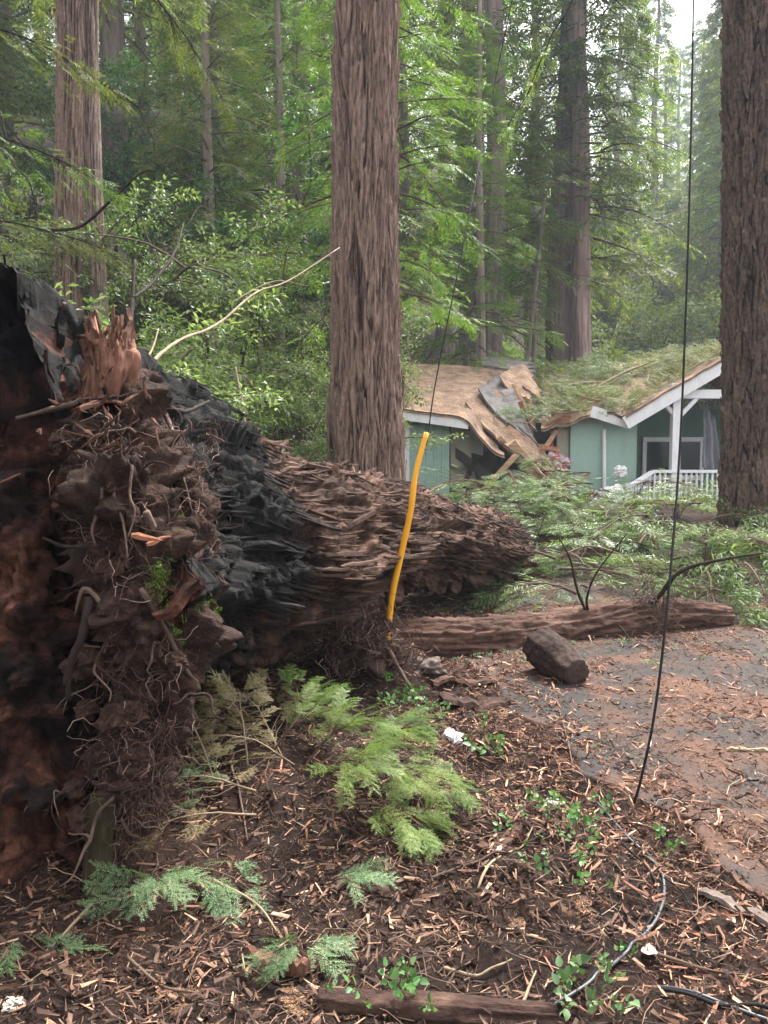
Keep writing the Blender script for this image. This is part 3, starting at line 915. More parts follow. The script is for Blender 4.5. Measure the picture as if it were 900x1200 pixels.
# splintered boards, studs and rafters in the gap
brd = [((556, 585), (606, 532), 17.6, .16, 0), ((566, 577), (648, 560), 17.9, .2, 0), ((600, 520), (640, 572), 17.7, .22, 0), ((612, 545), (660, 575), 17.8, .18, 0),
       ((645, 552), (648, 484), 18.9, .09, 1), ((618, 520), (622, 470), 18.8, .1, 1), ((616, 522), (655, 527), 18.4, .1, 1), ((640, 500), (668, 487), 18.8, .12, 1),
       ((596, 500), (632, 548), 18.0, .14, 0), ((585, 512), (622, 556), 17.8, .12, 0), ((628, 540), (652, 505), 18.5, .1, 0), ((610, 470), (624, 512), 18.9, .12, 1),
       ((540, 577), (555, 540), 18.0, .1, 2), ((560, 582), (600, 560), 17.7, .12, 2), ((575, 560), (590, 520), 18.2, .1, 2), ((602, 450), (626, 500), 19.4, .1, 0),
       ((648, 578), (690, 556), 17.9, .12, 0), ((620, 590), (668, 566), 17.6, .14, 0), ((634, 520), (641, 560), 18.2, .08, 0)]
for (p, q, d, w, k) in brd:
    a, c = at(p[0], p[1], d), at(q[0], q[1], d + hrng.uniform(-.3, .5))
    V, F = beam(a, c, w, .035, up=(hrng.normal(0, .6), -1, hrng.normal(0, .6)))
    V = V + hrng.normal(0, .012, V.shape)
    obj("broken_board", (V, F), (M_LUMBER, M_REDLUMBER, M_DARKTWIG)[k], house, False)

# right end: wall, porch
yr = 19.0
xa, xb = at(668, 540, yr)[0], at(746, 540, yr)[0]
xs = np.linspace(xa, xb, 3)
for i in range(2):
    obj("siding_panel", box((xs[i] + .003, yr + hrng.uniform(0, .004), .72), (xs[i + 1] - .003, yr + .05, 2.56)), M_GREEN, house, False)
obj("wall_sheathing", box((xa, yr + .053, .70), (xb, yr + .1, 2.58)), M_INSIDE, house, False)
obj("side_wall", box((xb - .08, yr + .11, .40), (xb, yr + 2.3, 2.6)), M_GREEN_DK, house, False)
obj("side_wall", box((xa, yr + .11, .40), (xa + .08, yr + 2.3, 2.6)), M_CREAM, house, False)
obj("downpipe", tube([at(708, 503, yr - .08), at(708, 588, yr - .08)], .045, 6, 10), M_WHITE, house)
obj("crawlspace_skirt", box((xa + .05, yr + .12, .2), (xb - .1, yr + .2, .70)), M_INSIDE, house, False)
f1, f2 = at(693, 482, yr - .45), at(738, 496, yr - .45)
obj("fascia", beam(f1, f2, .05, .27), M_WHITE, house, False)
obj("broken_soffit", slab([at(655, 497, yr - .1), at(694, 488, yr - .1), at(696, 480, yr + .6), at(660, 486, yr + .6)], .05), M_LUMBER, house, False)
# porch gable: barge boards, beam, posts, brackets
px0, pk = at(733, 496, 18.3), at(893, 402, 18.3)
obj("barge_board", beam(px0, pk, .05, .30), M_WHITE, house, False)
px1 = pk.copy(); px1[0] = 2 * pk[0] - px0[0]; px1[2] = px0[2]
obj("barge_board", beam(px1 + W(0, .003, 0), pk + W(.03, .003, 0), .05, .30), M_WHITE, house, False)
pf = .34
def post(x, y0):
    obj("porch_post", box((x - .1, y0, pf), (x + .1, y0 + .2, 2.97)), M_WHITE, house, False)
xp = at(791, 540, 18.5)[0]
post(xp, 18.42); post(xp + 2.9, 18.42)
obj("porch_beam", box((xp - .14, 18.44, 2.975), (xp + 3.2, 18.60, 3.18)), M_WHITE, house, False)
obj("post_cap", box((xp - .16, 18.38, 3.185), (xp + .16, 18.66, 3.33)), M_WHITE, house, False)
obj("bracket", beam(W(xp + .08, 18.52, 2.55), W(xp + .48, 18.52, 2.98), .09, .11, (0, 1, 0)), M_WHITE, house, False)
obj("bracket", beam(W(xp - .08, 18.52, 2.62), W(xp - .36, 18.52, 2.96), .09, .11, (0, 1, 0)), M_WHITE, house, False)
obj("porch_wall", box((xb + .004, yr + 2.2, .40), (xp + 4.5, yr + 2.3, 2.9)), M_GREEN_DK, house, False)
obj("porch_floor", box((xb - .1, 18.3, pf - .15), (xp + 4.0, yr + 2.2, pf)), M_WHITE, house, False)
# window in the porch wall
wx0, wx1, wz0, wz1 = at(768, 0, 21.2)[0], at(833, 0, 21.2)[0], 1.1, 2.02
win = obj("window", box((wx0, yr + 2.13, wz0), (wx1, yr + 2.17, wz1)), NT("dusk_glass").set(rgb(.03, .035, .035), .08, .6), house, False)
for (a, c) in (((wx0 - .1, wz1), (wx1 + .1, wz1 + .12)), ((wx0 - .1, wz0 - .12), (wx1 + .1, wz0)), ((wx0 - .1, wz0 + .003), (wx0, wz1 - .003)), ((wx1, wz0 + .003), (wx1 + .1, wz1 - .003)), (((wx0 + wx1) / 2 - .06, wz0 + .003), ((wx0 + wx1) / 2 + .06, wz1 - .003))):
    obj("window_frame", box((a[0], yr + 2.09, a[1]), (c[0], yr + 2.16, c[1])), M_WHITE, win, False)
# porch railing and the stair rail going down to the left
xr0, xr1 = at(777, 0, 18.45)[0], xp + 3.0
ra, rb = W(xr0, 18.45, 1.25), W(xr1, 18.45, 1.25)
obj("hand_rail", beam(ra, rb, .12, .07), M_WHITE, house, False)
obj("bottom_rail", beam(ra - W(0, 0, .78), rb - W(0, 0, .78), .08, .07), M_WHITE, house, False)
for x in np.arange(xr0 + .06, xr1, .125):
    if abs(x - xp) > .13:
        obj("baluster", box((x - .022, 18.428, .506), (x + .022, 18.472, 1.214)), M_WHITE, house, False)
obj("skirt_board", box((xr0 - .02, 18.25, .04), (xr1, 18.295, .32)), M_WHITE, house, False)
sa, sb = at(736, 571, 17.7), W(xr0 - .03, 18.40, 1.23)
obj("stair_rail", beam(sa, sb, .10, .07), M_WHITE, house, False)
obj("stair_skirt", slab([sa + W(0, .03, -.95), sb + W(0, .03, -1.0), sb + W(0, .03, -.72), sa + W(0, .03, -.72)], .04), M_WHITE, house, False)
for f in np.linspace(.08, .92, 8):
    p = sa * (1 - f) + sb * f
    obj("baluster", box((p[0] - .022, p[1] - .022, p[2] - .72), (p[0] + .022, p[1] + .022, p[2] - .038)), M_WHITE, house, False)
obj("newel_post", box((sa[0] - .07, sa[1] - .07, sa[2] - .95), (sa[0] + .07, sa[1] + .07, sa[2] + .08)), M_WHITE, house, False)
# right roof: main slope and the gable's near slope, both lumpy with debris
R1 = [at(634, 492, 18.6), at(737, 486, 18.5), at(858, 404, 23.6), at(640, 440, 22.4)]
obj("roof", roof_sheet(*R1, 50, 40, lambda u, v: .10 * np.sin(u * 7) * (1 - v) + .18 * (1 - sstep(u / .25)) * (1 - v), seed=12, rough=.06), M_SHINGLE, house)
gy1 = 23.5
R2 = [px0 + W(0, -.06, .19), pk + W(0, -.06, .19), W(pk[0], gy1, pk[2] + .19), W(px0[0], gy1, px0[2] + .19)]
obj("porch_roof", roof_sheet(*R2, 40, 40, lambda u, v: 0 * u * v, .06, 13, 0, .03), M_SHINGLE, house)
R3 = [pk + W(0.004, -.06, .19), px1 + W(0, -.06, .19), W(px1[0], gy1, px1[2] + .19), W(pk[0] + .004, gy1, pk[2] + .19)]
obj("porch_roof", roof_sheet(*R3, 12, 12, lambda u, v: 0 * u * v, .06, 14, 0, .02), M_SHINGLE, house)

_rs = []
for (A_, B_, C_, D_) in (R1, R2):
    u_, v_ = [g.ravel()[:, None] for g in np.meshgrid(np.linspace(0, 1, 45), np.linspace(0, 1, 45))]
    _rs.append((1 - u_) * (1 - v_) * A_ + u_ * (1 - v_) * B_ + u_ * v_ * C_ + (1 - u_) * v_ * D_)
def roof_z(x, y):
    """Height of the right-hand roof (main slope or gable slope) above (x, y)."""
    best = -9
    for S3 in _rs:
        d2 = (S3[:, 0] - x) ** 2 + (S3[:, 1] - y) ** 2
        k = int(d2.argmin())
        if d2[k] < .03: best = max(best, S3[k, 2])
    return best

def bank_on(fz, name, label, cat, xs_, ys_, n, tm, size, mat, seed, lift=.05, up=.25, group=None):
    rng = np.random.default_rng(seed)
    X, Y = rng.uniform(*xs_, n), rng.uniform(*ys_, n)
    Z = np.array([fz(a, c) for a, c in zip(X, Y)])
    k = Z > -5
    X, Y, Z = X[k], Y[k], Z[k]
    T = np.stack([X, Y, Z + lift * rng.random(len(X))], -1)
    a = rng.uniform(0, 6.28, len(X))
    D = nrm(np.stack([np.cos(a), np.sin(a), rng.uniform(-.1, up, len(X))], -1))
    U = nrm(np.array([0, -.45, 1.0]) + rng.normal(0, .35, T.shape))
    o = obj(name, scatter(tm, T, D, U, size * rng.uniform(.6, 1.3, len(X)), rng), mat, smooth=False)
    return tag(o, label, cat, group, "stuff")

bank_on(roof_z, "roof_litter", "dry brown needle litter spread over the porch roof", "litter", (4.0, 9.3), (18.6, 23.0), 900, SPRAY_FINE, .28, M_ROOFDEB, 61, .16, .9)
bank_on(roof_z, "green_roof_litter", "wilting green sprays strewn thickly over the porch roof", "litter", (4.0, 9.3), (18.4, 23.2), 1500, SPRAY_FINE, .30, M_ROOFG, 63, .25, .9)
for i in range(22):
    rng = np.random.default_rng(500 + i)
    x, y = rng.uniform(4.2, 8.9), rng.uniform(18.7, 22.6)
    a = rng.uniform(0, 6.28)
    P, tw, (E, D, U, S) = make_bough(rng, W(x, y, 0), W(math.cos(a), math.sin(a) * .7, 0), rng.uniform(1.0, 1.8), 0, 70, .34, .5)
    lift = lambda Q: np.where(True, np.array([max(roof_z(p[0], p[1]), 2.3) for p in Q]), 0)
    P[:, 2] = lift(P) + .10; E[:, 2] = lift(E) + rng.uniform(.08, .42, len(E)); k_ = E[:, 2] > 2.45
    E, D, U, S = E[k_], D[k_], U[k_], S[k_]
    o = thing("fallen_bough", "green conifer bough fallen on the porch roof among dry needles", "branch", P[0], "boughs lying on the porch roof")
    obj("stem", tubes(P[None], np.linspace(.028, .01, len(P))[None], 6), M_PALETWIG, o)
    obj("foliage", scatter(SPRAY_FINE, E, nrm(D + np.array([0, 0, .35])), nrm(U + np.array([0, -.9, 0])), S, rng), (M_FALLEN, M_YELLOWGREEN, M_ROOFG, M_ROOFG)[i % 4], o, False)["kind"] = "stuff"
for i, (p, q) in enumerate([((652, 455), (712, 448)), ((660, 478), (735, 447)), ((690, 470), (760, 425)), ((640, 492), (665, 470))]):
    a, c = at(p[0], p[1], 20.2), at(q[0], q[1], 20.6)
    for v in (a, c): v[2] = max(roof_z(v[0], v[1]) + .06, v[2])
    o = obj("broken_branch", tube([a, (a + c) / 2 + W(0, 0, .06), c], [.045, .04, .025], 10, 7, .3, i), M_PALETWIG, origin=a)
    tag(o, ["bare pale branch lying level on the roof below the grey trunk", "long bare branch slanting across the littered roof", "bare branch near the top of the littered roof", "short bare branch hanging over the torn roof end"][i], "branch")
# needles on the shed roof
def shed_z(x, y):
    if not (.7 <= x <= 3.3): return -9
    v = (y - 17.5) / 4.0
    u = (x - .5) / 2.4
    return A[2] + (Dd[2] - A[2]) * v - (.75 * float(sstep(np.array((u - .55) / .45))) ** 1.5 * (1 - v) ** .8) - .2 * u * (1 - v)
bank_on(shed_z, "roof_litter", "thin rusty needle litter on the sagging shed roof", "litter", (.8, 3.0), (17.6, 21.2), 150, SPRAY_FINE, .22, M_ROOFDEB, 62, .04)

# cloth hanging on the porch, rubbish by the wall
def sheet(A, B, C, D, nu, nv, amp, freq, seed, thick=0):
    u = np.linspace(0, 1, nu)[:, None]; v = np.linspace(0, 1, nv)[None]
    P = ((1 - u) * (1 - v))[..., None] * A + (u * (1 - v))[..., None] * B + (u * v)[..., None] * C + ((1 - u) * v)[..., None] * D
    nn = nrm(np.cross(B - A, D - A))
    P = P + nn * (amp * np.sin(u * freq + 2 * v) * (1 - .5 * v))[..., None] + nn * (amp * .8 * fbm(P * 3 + seed, 3, seed))[..., None]
    Q = P + nn * .012
    n = nu * nv; f = grid_faces(nu, nv)
    return np.vstack([P.reshape(-1, 3), Q.reshape(-1, 3)]), np.vstack([f, f[:, ::-1] + n])
tag(obj("hanging_cloth", sheet(at(822, 548, 19.2), at(843, 550, 19.2), at(838, 490, 19.2), at(824, 474, 19.2), 24, 30, .07, 14, 3), M_GREYCLOTH), "dark grey cloth hanging on the porch beside the window", "cloth")
def crumple(c, size, seed, n=18, flat=.6):
    th = np.linspace(0.02, math.pi - .02, n)[:, None]; ph = np.arange(2 * n)[None] * math.pi / n
    d = np.stack([np.sin(th) * np.cos(ph), np.sin(th) * np.sin(ph), np.cos(th) + 0 * ph], -1)
    r = 1 + .55 * fbm(d * 2.2 + seed * 5.1, 3, seed) - .25 * np.abs(fbm(d * 4 + seed, 3, seed + 3))
    V = d * r[..., None] * np.array(size) * .5
    return (V + np.asarray(c)).reshape(-1, 3), grid_faces(n, 2 * n, True)[:, ::-1]
for i, (px, py, d, s) in enumerate([(703, 585, 17.2, .42), (722, 577, 17.4, .38), (727, 552, 18.3, .28)]):
    c = at(px, py, d)
    tag(obj("plastic_bag", crumple(c, (s, s * .5, s * .8), 70 + i, 30), M_WHITE, smooth=False, origin=c), ["crumpled white plastic bag on the debris at the foot of the downpipe", "torn white plastic bag beside the stair skirt", "scrap of white plastic caught against the green wall"][i], "bag")
c = at(655, 541, 18.6); tag(obj("clothing", crumple(c, (.5, .4, .45), 77), M_REDCLOTH, smooth=False, origin=c), "red and white clothing spilled from the broken room", "clothing")

# ------------------------------------------------------------------ the fallen redwood
def barkmat():
    t = NT("fallen_bark")
    co = t.coord()
    n1 = t.noise(co, 2.4, 8, .65, .5)
    c = t.ramp(n1, [(.30, rgb(.022, .012, .009)), (.46, rgb(.070, .038, .026)), (.60, rgb(.15, .090, .066)), (.76, rgb(.32, .225, .175))])
    pl = t.n("ShaderNodeAttribute"); pl.attribute_name = "plate"
    c = t.mix(.8, c, t.ramp(pl.outputs["Fac"], [(.1, rgb(.5, .46, .44)), (.5, rgb(1, .95, .92)), (.9, rgb(1.55, 1.5, 1.5))]), 'MULTIPLY')
    n2 = t.noise(co, 26, 6, .75, .3)
    c = t.mix(.7, c, t.ramp(n2, [(.32, rgb(.4, .4, .4)), (.7, rgb(1.5, 1.45, 1.4))]), 'MULTIPLY')
    ch = t.n("ShaderNodeAttribute"); ch.attribute_name = "char"
    cm = t.math('ADD', ch.outputs["Fac"], t.math('MULTIPLY', t.math('SUBTRACT', t.noise(co, 5, 6, .7, .4), .5), 1.1))
    cm = t.ramp(cm, [(.40, rgb(0, 0, 0)), (.62, rgb(1, 1, 1))])
    char = t.ramp(n2, [(.3, rgb(.003, .0028, .0027)), (.6, rgb(.008, .0075, .007)), (.8, rgb(.032, .030, .028))])
    c = t.mix(cm, c, char)
    t.bump(t.noise(co, 20, 9, .75, .4), 1.0, .04)
    return t.set(c, .85, .25)
M_LOG = barkmat()

def redrot():
    t = NT("rotten_heartwood")
    co = t.coord()
    n1 = t.noise(co, 3.2, 8, .7, .8)
    c = t.ramp(n1, [(.33, rgb(.004, .003, .003)), (.44, rgb(.022, .010, .008)), (.53, rgb(.095, .038, .026)), (.62, rgb(.23, .10, .068)), (.74, rgb(.46, .28, .21))])
    n2 = t.noise(co, 30, 5, .75, .3)
    c = t.mix(.75, c, t.ramp(n2, [(.32, rgb(.35, .35, .35)), (.7, rgb(1.5, 1.4, 1.35))]), 'MULTIPLY')
    ch = t.n("ShaderNodeAttribute"); ch.attribute_name = "char"
    c = t.mix(ch.outputs["Fac"], c, rgb(.005, .005, .0055))
    t.bump(t.noise(co, 16, 9, .75, .5), 1.0, .05)
    return t.set(c, .88, .2)
M_ROT = redrot()

AX = np.array([[-1.74, 3.12, .95], [-1.32, 3.85, .95], [-1.00, 4.45, .80], [-.50, 5.45, .78], [.15, 6.9, .70], [.80, 8.15, .49], [1.50, 9.5, .27]])
AR = np.array([1.10, .86, .74, .62, .49, .45, .42])
NU, NV = 350, 270
cen = spline(AX, NU)
L_ax = np.r_[0, np.cumsum(np.linalg.norm(np.diff(cen, axis=0), axis=1))]
rad = spline(np.stack([AR, AR, AR], -1), NU)[:, 0]
tan = nrm(np.gradient(cen, axis=0))
sidev = nrm(np.cross(tan, [0, 0, 1.0]))                 # towards the camera side
upv = np.cross(sidev, tan)
phi = np.arange(NV) * 2 * math.pi / NV                  # 0 = top, pi/2 = camera side
S_, PH = L_ax[:, None] + 0 * phi[None], phi[None] + 0 * L_ax[:, None]
dirv = np.cos(PH)[..., None] * upv[:, None] + np.sin(PH)[..., None] * sidev[:, None]
cyl = np.stack([np.cos(PH), np.sin(PH), S_], -1)
warp = fbm(cyl * np.array([1.6, 1.6, 1.3]), 3, 40)
warp2 = fbm(cyl * np.array([1.6, 1.6, 1.3]) + 9, 3, 41)
wu, wv = S_ / 1.0 + warp * 1.1, PH * .66 / .10 + warp2 * 1.5
f1, edge1, cid = worley(wu, wv, 3)
g1, edge2, cid2 = worley(S_ / .30 + warp * 1.5, PH * .66 / .032 + warp2 * 2.4, 8)
fr1 = (wu - np.floor(wu))
plate = .075 * cid * sstep(edge1 / .05) + .05 * (fr1 - .5) * sstep(edge1 / .08) - .045 * (1 - sstep(edge1 / .10))      # plates of uneven height, tilted like shingles
plate += .030 * cid2 * sstep(edge2 / .12)
belly = sstep((PH - 1.50 - .15 * warp) / .30) * sstep((4.2 - PH) / .4)      # the overhung, pitted underside
rise = np.exp(-((PH - 1.40 - .15 * warp) / .15) ** 2)                        # ragged lip above it
lipn = fbm(np.stack([S_ * 5, S_ * 0, PH * 2], -1), 3, 47)
big = fbm(cyl * np.array([1.3, 1.3, .8]), 3, 50)
pit = np.abs(fbm(cyl * np.array([3.2, 3.2, 3.4]) + 3, 4, 52))
rr = rad[:, None] * (1 + .09 * big)
rr = rr + plate * (1 - .75 * belly) * 1.15 + rise * (.04 + .05 * lipn) - belly * (.24 * rad[:, None] + .12 * (1 - pit) ** 3 - .05 * pit)
rr = rr + .012 * (1 - 2 * np.abs(fbm(cyl * np.array([13, 13, 3.0]) + warp[..., None], 3, 55)))
ck1 = fbm(cyl * np.array([5.5, 5.5, .9]) + warp[..., None] * 1.2, 3, 61); ck2 = fbm(cyl * np.array([13, 13, 2.4]) + warp2[..., None] * 1.5, 3, 63)
rr = rr - (.036 * np.exp(-(ck1 / .13) ** 2) + .012 * np.exp(-(ck2 / .18) ** 2)) * (1 - .8 * belly)
fib = 1 - 2 * np.abs(fbm(cyl * np.array([24, 24, 3.2]) + warp2[..., None] * 2, 4, 65))
h0 = rad[:, None] * (1 + .09 * big)
hh_ = rr - h0 + .012 * fbm(cyl * np.array([9, 9, 5]), 4, 67)
st_q = .017 + .006 * warp
fl_ = np.floor(hh_ / st_q); fr_ = hh_ / st_q - fl_
rr = h0 + (fl_ + sstep((fr_ - .72) / .28)) * st_q * (1 + 0 * belly) + .011 * fib   # bark flakes off in layers with sharp edges
fl = np.exp(-S_ / .55)
rr = rr * (1 + fl * (.10 * np.cos(3 * PH + .6) + .16 * fbm(cyl * np.array([1.4, 1.4, .6]), 2, 57)))
end = sstep((S_ - (L_ax[-1] - .22)) / .22)
endn = fbm(np.stack([np.cos(PH) * 2.2, np.sin(PH) * 2.2, S_ * .5], -1), 3, 59)
rr = rr * (1 - .55 * end ** 2)
Pt = cen[:, None] + dirv * rr[..., None] + tan[:, None] * (end * endn * .18)[..., None]
Vt = Pt.reshape(-1, 3)
Ft = grid_faces(NU, NV, True)
Vt = np.vstack([Vt, cen[-1] - tan[-1] * .15])
capq = np.array([[(NU - 1) * NV + j, (NU - 1) * NV + (j + 1) % NV, NU * NV, NU * NV] for j in range(NV)])
logt = thing("fallen_redwood", "huge uprooted redwood trunk with charred butt and ragged brown bark", "fallen tree", (-.9, 4.4, 0))
# far end plug as triangles turned quads is avoided: a separate ring of the broken end
ring = Pt[-1]; q = [ring]
for k, f in enumerate((.72, .45, .2, .02)):
    c0 = ring.mean(0)
    q.append(c0 + (ring - c0) * f - tan[-1] * (.05 + .12 * (k + 1) / 4) + tan[-1] * (.10 * fbm(ring * 7 + k, 3, 60))[:, None])
log_o = obj("trunk", (Pt.reshape(-1, 3), Ft), M_LOG, logt)
charv = sstep((2.3 - S_) / 1.3) * .75 * (1 - .5 * belly) + .32 * belly - .05 + .35 * sstep((1.1 - S_) / .5)
attr(log_o, "char", charv.ravel()); attr(log_o, "plate", (.65 * cid + .35 * cid2).ravel())
obj("broken_end", (np.array(q).reshape(-1, 3), grid_faces(5, NV, True)), M_ROT, logt)
# the butt: concave, pitted, burnt round the rim, with a deep cavity
NR = 110
ringb = Pt[0]; cb = cen[0]
rho = np.linspace(1, .0, NR) ** .9
Bp = cb + (ringb - cb)[None] * rho[:, None, None]
loc_u = ((Bp - cb) * sidev[0]).sum(-1); loc_v = Bp[..., 2]
nz = fbm(Bp * 2.4 + 5, 5, 71, .55); nz2 = 1 - np.abs(fbm(Bp * np.array([5.0, 5.0, 2.2]) + 2, 4, 73)) * 2
cav = np.exp(-(((loc_u - .62) / .17) ** 2 + ((loc_v - .98) / .30) ** 2)) * .75 + np.exp(-(((loc_u - .22) / .22) ** 2 + ((loc_v - .35) / .25) ** 2)) * .5
inner = sstep((1 - rho) / .10)[:, None]
nz3 = 1 - 2 * np.abs(fbm(Bp * np.array([13, 13, 6.0]) + 7, 4, 75))
push = inner * (.22 * (1 - rho[:, None]) + .22 * nz + .12 * nz2 + .05 * nz3 + cav) + .03 * nz3
Bp = Bp + tan[0] * push[..., None]
bo = obj("root_plate", (Bp.reshape(-1, 3), grid_faces(NR, NV, True)), M_ROT, logt)
attr(bo, "char", (np.clip(sstep((loc_v - 1.72 - .30 * nz) / .2), 0, 1)).ravel())

# ragged flakes of rotten wood all over the plate
prg = np.random.default_rng(83)
n_ = 1500
ri, rj = prg.integers(2, int(NR * .9), n_), prg.integers(0, NV, n_)
fo = scatter([strip_tmpl(prg, w) for w in (.12, .2, .32)], Bp[ri, rj] - tan[0] * .008, nrm(np.array([0, 0, 1.0]) + prg.normal(0, .45, (n_, 3)) - tan[0] * prg.uniform(-.1, .5, (n_, 1))), -tan[0] + prg.normal(0, .3, (n_, 3)), prg.uniform(.04, .20, n_), prg)
fo_ = obj("rotten_flake", fo, M_ROT, logt, False); fo_["kind"] = "stuff"
attr(fo_, "char", sstep((fo[0][:, 2] - 1.78) / .2))

# the hanging root column at the edge of the plate
def lump_tube(pts, radii, nu, nv, amp, fs, seed, flat=1.0):
    P = spline(pts, nu); r = np.interp(np.linspace(0, 1, nu), np.linspace(0, 1, len(radii)), radii)
    T = nrm(np.gradient(P, axis=0)); n = nrm(np.cross(T, [.2, 1, .1])); bb = np.cross(T, n)
    a = np.arange(nv) * 2 * math.pi / nv
    d = np.cos(a)[None, :, None] * n[:, None] + np.sin(a)[None, :, None] * bb[:, None]
    V = P[:, None] + d * r[:, None, None]
    k = 1 + amp * fbm(V * fs + seed, 5, seed, .58) - amp * .5 * np.abs(fbm(V * fs * 2.1 + seed, 3, seed + 2))
    V = P[:, None] + d * (r[:, None] * np.maximum(k, .15))[..., None]
    c0, c1 = P[0], P[-1]
    V = np.concatenate([(c0 + (V[0] - c0) * .02)[None], V, (c1 + (V[-1] - c1) * .02)[None]])
    return V.reshape(-1, 3), grid_faces(nu + 2, nv, True)[:, ::-1]
M_ROOTSOIL = surf("root_soil", [(.3, rgb(.020, .012, .010)), (.5, rgb(.055, .030, .022)), (.7, rgb(.12, .068, .050)), (.85, rgb(.24, .15, .11))], 5.0, bscale=22, bump=1.0, bdist=.05, fine=6)
M_SPLINTER = surf("splintered_red_wood", [(.30, rgb(.028, .014, .010)), (.47, rgb(.105, .048, .032)), (.62, rgb(.26, .14, .095)), (.8, rgb(.50, .34, .25))], 5.0, (1.5, 1.5, .5), bscale=26, bump=.9, bdist=.03, fine=5)
M_ROOT = surf("root_skin", [(.3, rgb(.045, .028, .022)), (.55, rgb(.13, .085, .066)), (.8, rgb(.26, .19, .15))], 9.0, bump=.5)
M_SNAG = surf("broken_root_wood", [(.30, rgb(.045, .020, .014)), (.46, rgb(.16, .070, .046)), (.60, rgb(.34, .17, .115)), (.78, rgb(.58, .39, .29))], 4.0, (1.5, 1.5, .4), bscale=26, bump=.9, bdist=.03, fine=5)
dz = 2.62
colp = [at(132, 440, 2.95), at(138, 520, 2.80), at(155, 610, dz), at(178, 720, dz), at(180, 810, dz), at(168, 890, dz), at(150, 960, dz)]
obj("root_mass", lump_tube(colp, [.10, .15, .18, .18, .15, .12, .10], 140, 110, .75, 8.0, 4), M_ROOTSOIL, logt)
obj("root_mass", lump_tube([at(190, 500, 3.3), at(215, 610, 3.0), at(225, 720, 2.9), at(205, 860, 2.75)], [.07, .10, .09, .05], 80, 80, .75, 8, 6), M_ROOTSOIL, logt)
obj("rotten_buttress", lump_tube([at(10, 560, 2.9), at(35, 760, 2.75), at(60, 900, 2.68), at(78, 1030, 2.72)], [.10, .15, .17, .20], 100, 80, .7, 8.0, 9), M_ROT, logt)
# broken root snag on top: splintered crown of points
def snag(c0, c1, r0, r1, n=40, nv=60, seed=1, jag=.4):
    P = spline([c0, (np.array(c0) + c1) / 2 + W(.012, 0, 0), c1], n)
    a = np.arange(nv) * 2 * math.pi / nv
    tt = np.linspace(0, 1, n)
    A_, T_ = np.meshgrid(a, tt)
    r = (r0 + (r1 - r0) * T_) * (1 + .28 * fbm(np.stack([np.cos(A_) * 2.2, np.sin(A_) * 2.2, T_ * 2], -1) + seed, 4, seed) + .10 * np.sin(A_ * 7 + 3 * T_) + .10 * (1 - 2 * np.abs(fbm(np.stack([np.cos(A_) * 6, np.sin(A_) * 6, T_ * 1.2], -1), 3, 88))))
    V = P[:, None] + np.stack([np.cos(A_) * r, np.sin(A_) * r, 0 * r], -1)
    h = np.linalg.norm(np.array(c1) - c0)
    V[..., 2] += (sstep((T_ - .6) / .4) * jag * h * fbm(np.stack([np.cos(A_) * 1.3, np.sin(A_) * 1.3, A_ * 0], -1) + seed, 4, seed + 5))
    inner = []
    top = V[-1]
    for k, f in enumerate((.75, .4, .03)):
        c_ = top.mean(0); inner.append(c_ + (top - c_) * f - W(0, 0, .05 * (k + 1)))
    V = np.concatenate([V, np.array(inner)])
    return V.reshape(-1, 3), grid_faces(len(V), nv, True)
obj("broken_root", snag(at(122, 474, 2.80), at(131, 376, 2.80), .082, .066, 50, 90, seed=4, jag=.45), M_SNAG, logt)
sg = np.random.default_rng(29)
ns = 150
sa_, sh_ = sg.uniform(0, 6.283, ns), sg.random(ns)
ax0, ax1 = at(122, 474, 2.80), at(131, 376, 2.80)
so_ = np.stack([np.cos(sa_), np.sin(sa_), 0 * sa_], -1)
sp0 = ax0 + (ax1 - ax0) * sh_[:, None] + so_ * (.085 - .018 * sh_)[:, None]
obj("bark_strip", scatter([strip_tmpl(sg, w) for w in (.10, .16, .24)], sp0, nrm(np.array([0, 0, 1.0]) + sg.normal(0, .14, (ns, 3)) + so_ * sg.uniform(-.1, .25, (ns, 1))), so_, sg.uniform(.05, .13, ns), sg), M_SPLINTER, logt, False)["kind"] = "stuff"
def shard(c, d, L, w, th, rng):
    """A torn sliver of wood: a thin tapered prism with a crooked spine."""
    n = 6; x = np.linspace(0, 1, n)
    R = frames(np.asarray(d, float)[None], nrm(rng.normal(0, 1, 3)))[0]
    prof = np.array([.6, 1, .9, .7, .45, .05]) * rng.uniform(.8, 1.2, n)
    y0 = np.cumsum(rng.normal(0, .12 * w, n)); z0 = np.cumsum(rng.normal(0, .15 * w, n))
    V = np.stack([np.stack([x * L, y0 + sy * prof * w / 2, z0 + sz * prof * th / 2], -1) for sy, sz in ((-1, -.4), (0, -1), (1, .3), (.1, 1))], 1).reshape(-1, 3)
    return V @ R.T + c, grid_faces(n, 4, True)[:, ::-1]
sr = np.random.default_rng(19)
for i in range(11):                                     # the splintered crown of the snag
    a = i * 6.2832 / 11 + sr.uniform(-.1, .1)
    p_ = at(131, 378 + sr.uniform(0, 14), 2.80) + W(math.cos(a) * .055, math.sin(a) * .055, -.05)
    obj("splinter", shard(p_, (math.cos(a) * .25, math.sin(a) * .25, 1), sr.uniform(.03, .08), sr.uniform(.02, .05), .016, sr), M_SNAG, logt, False)
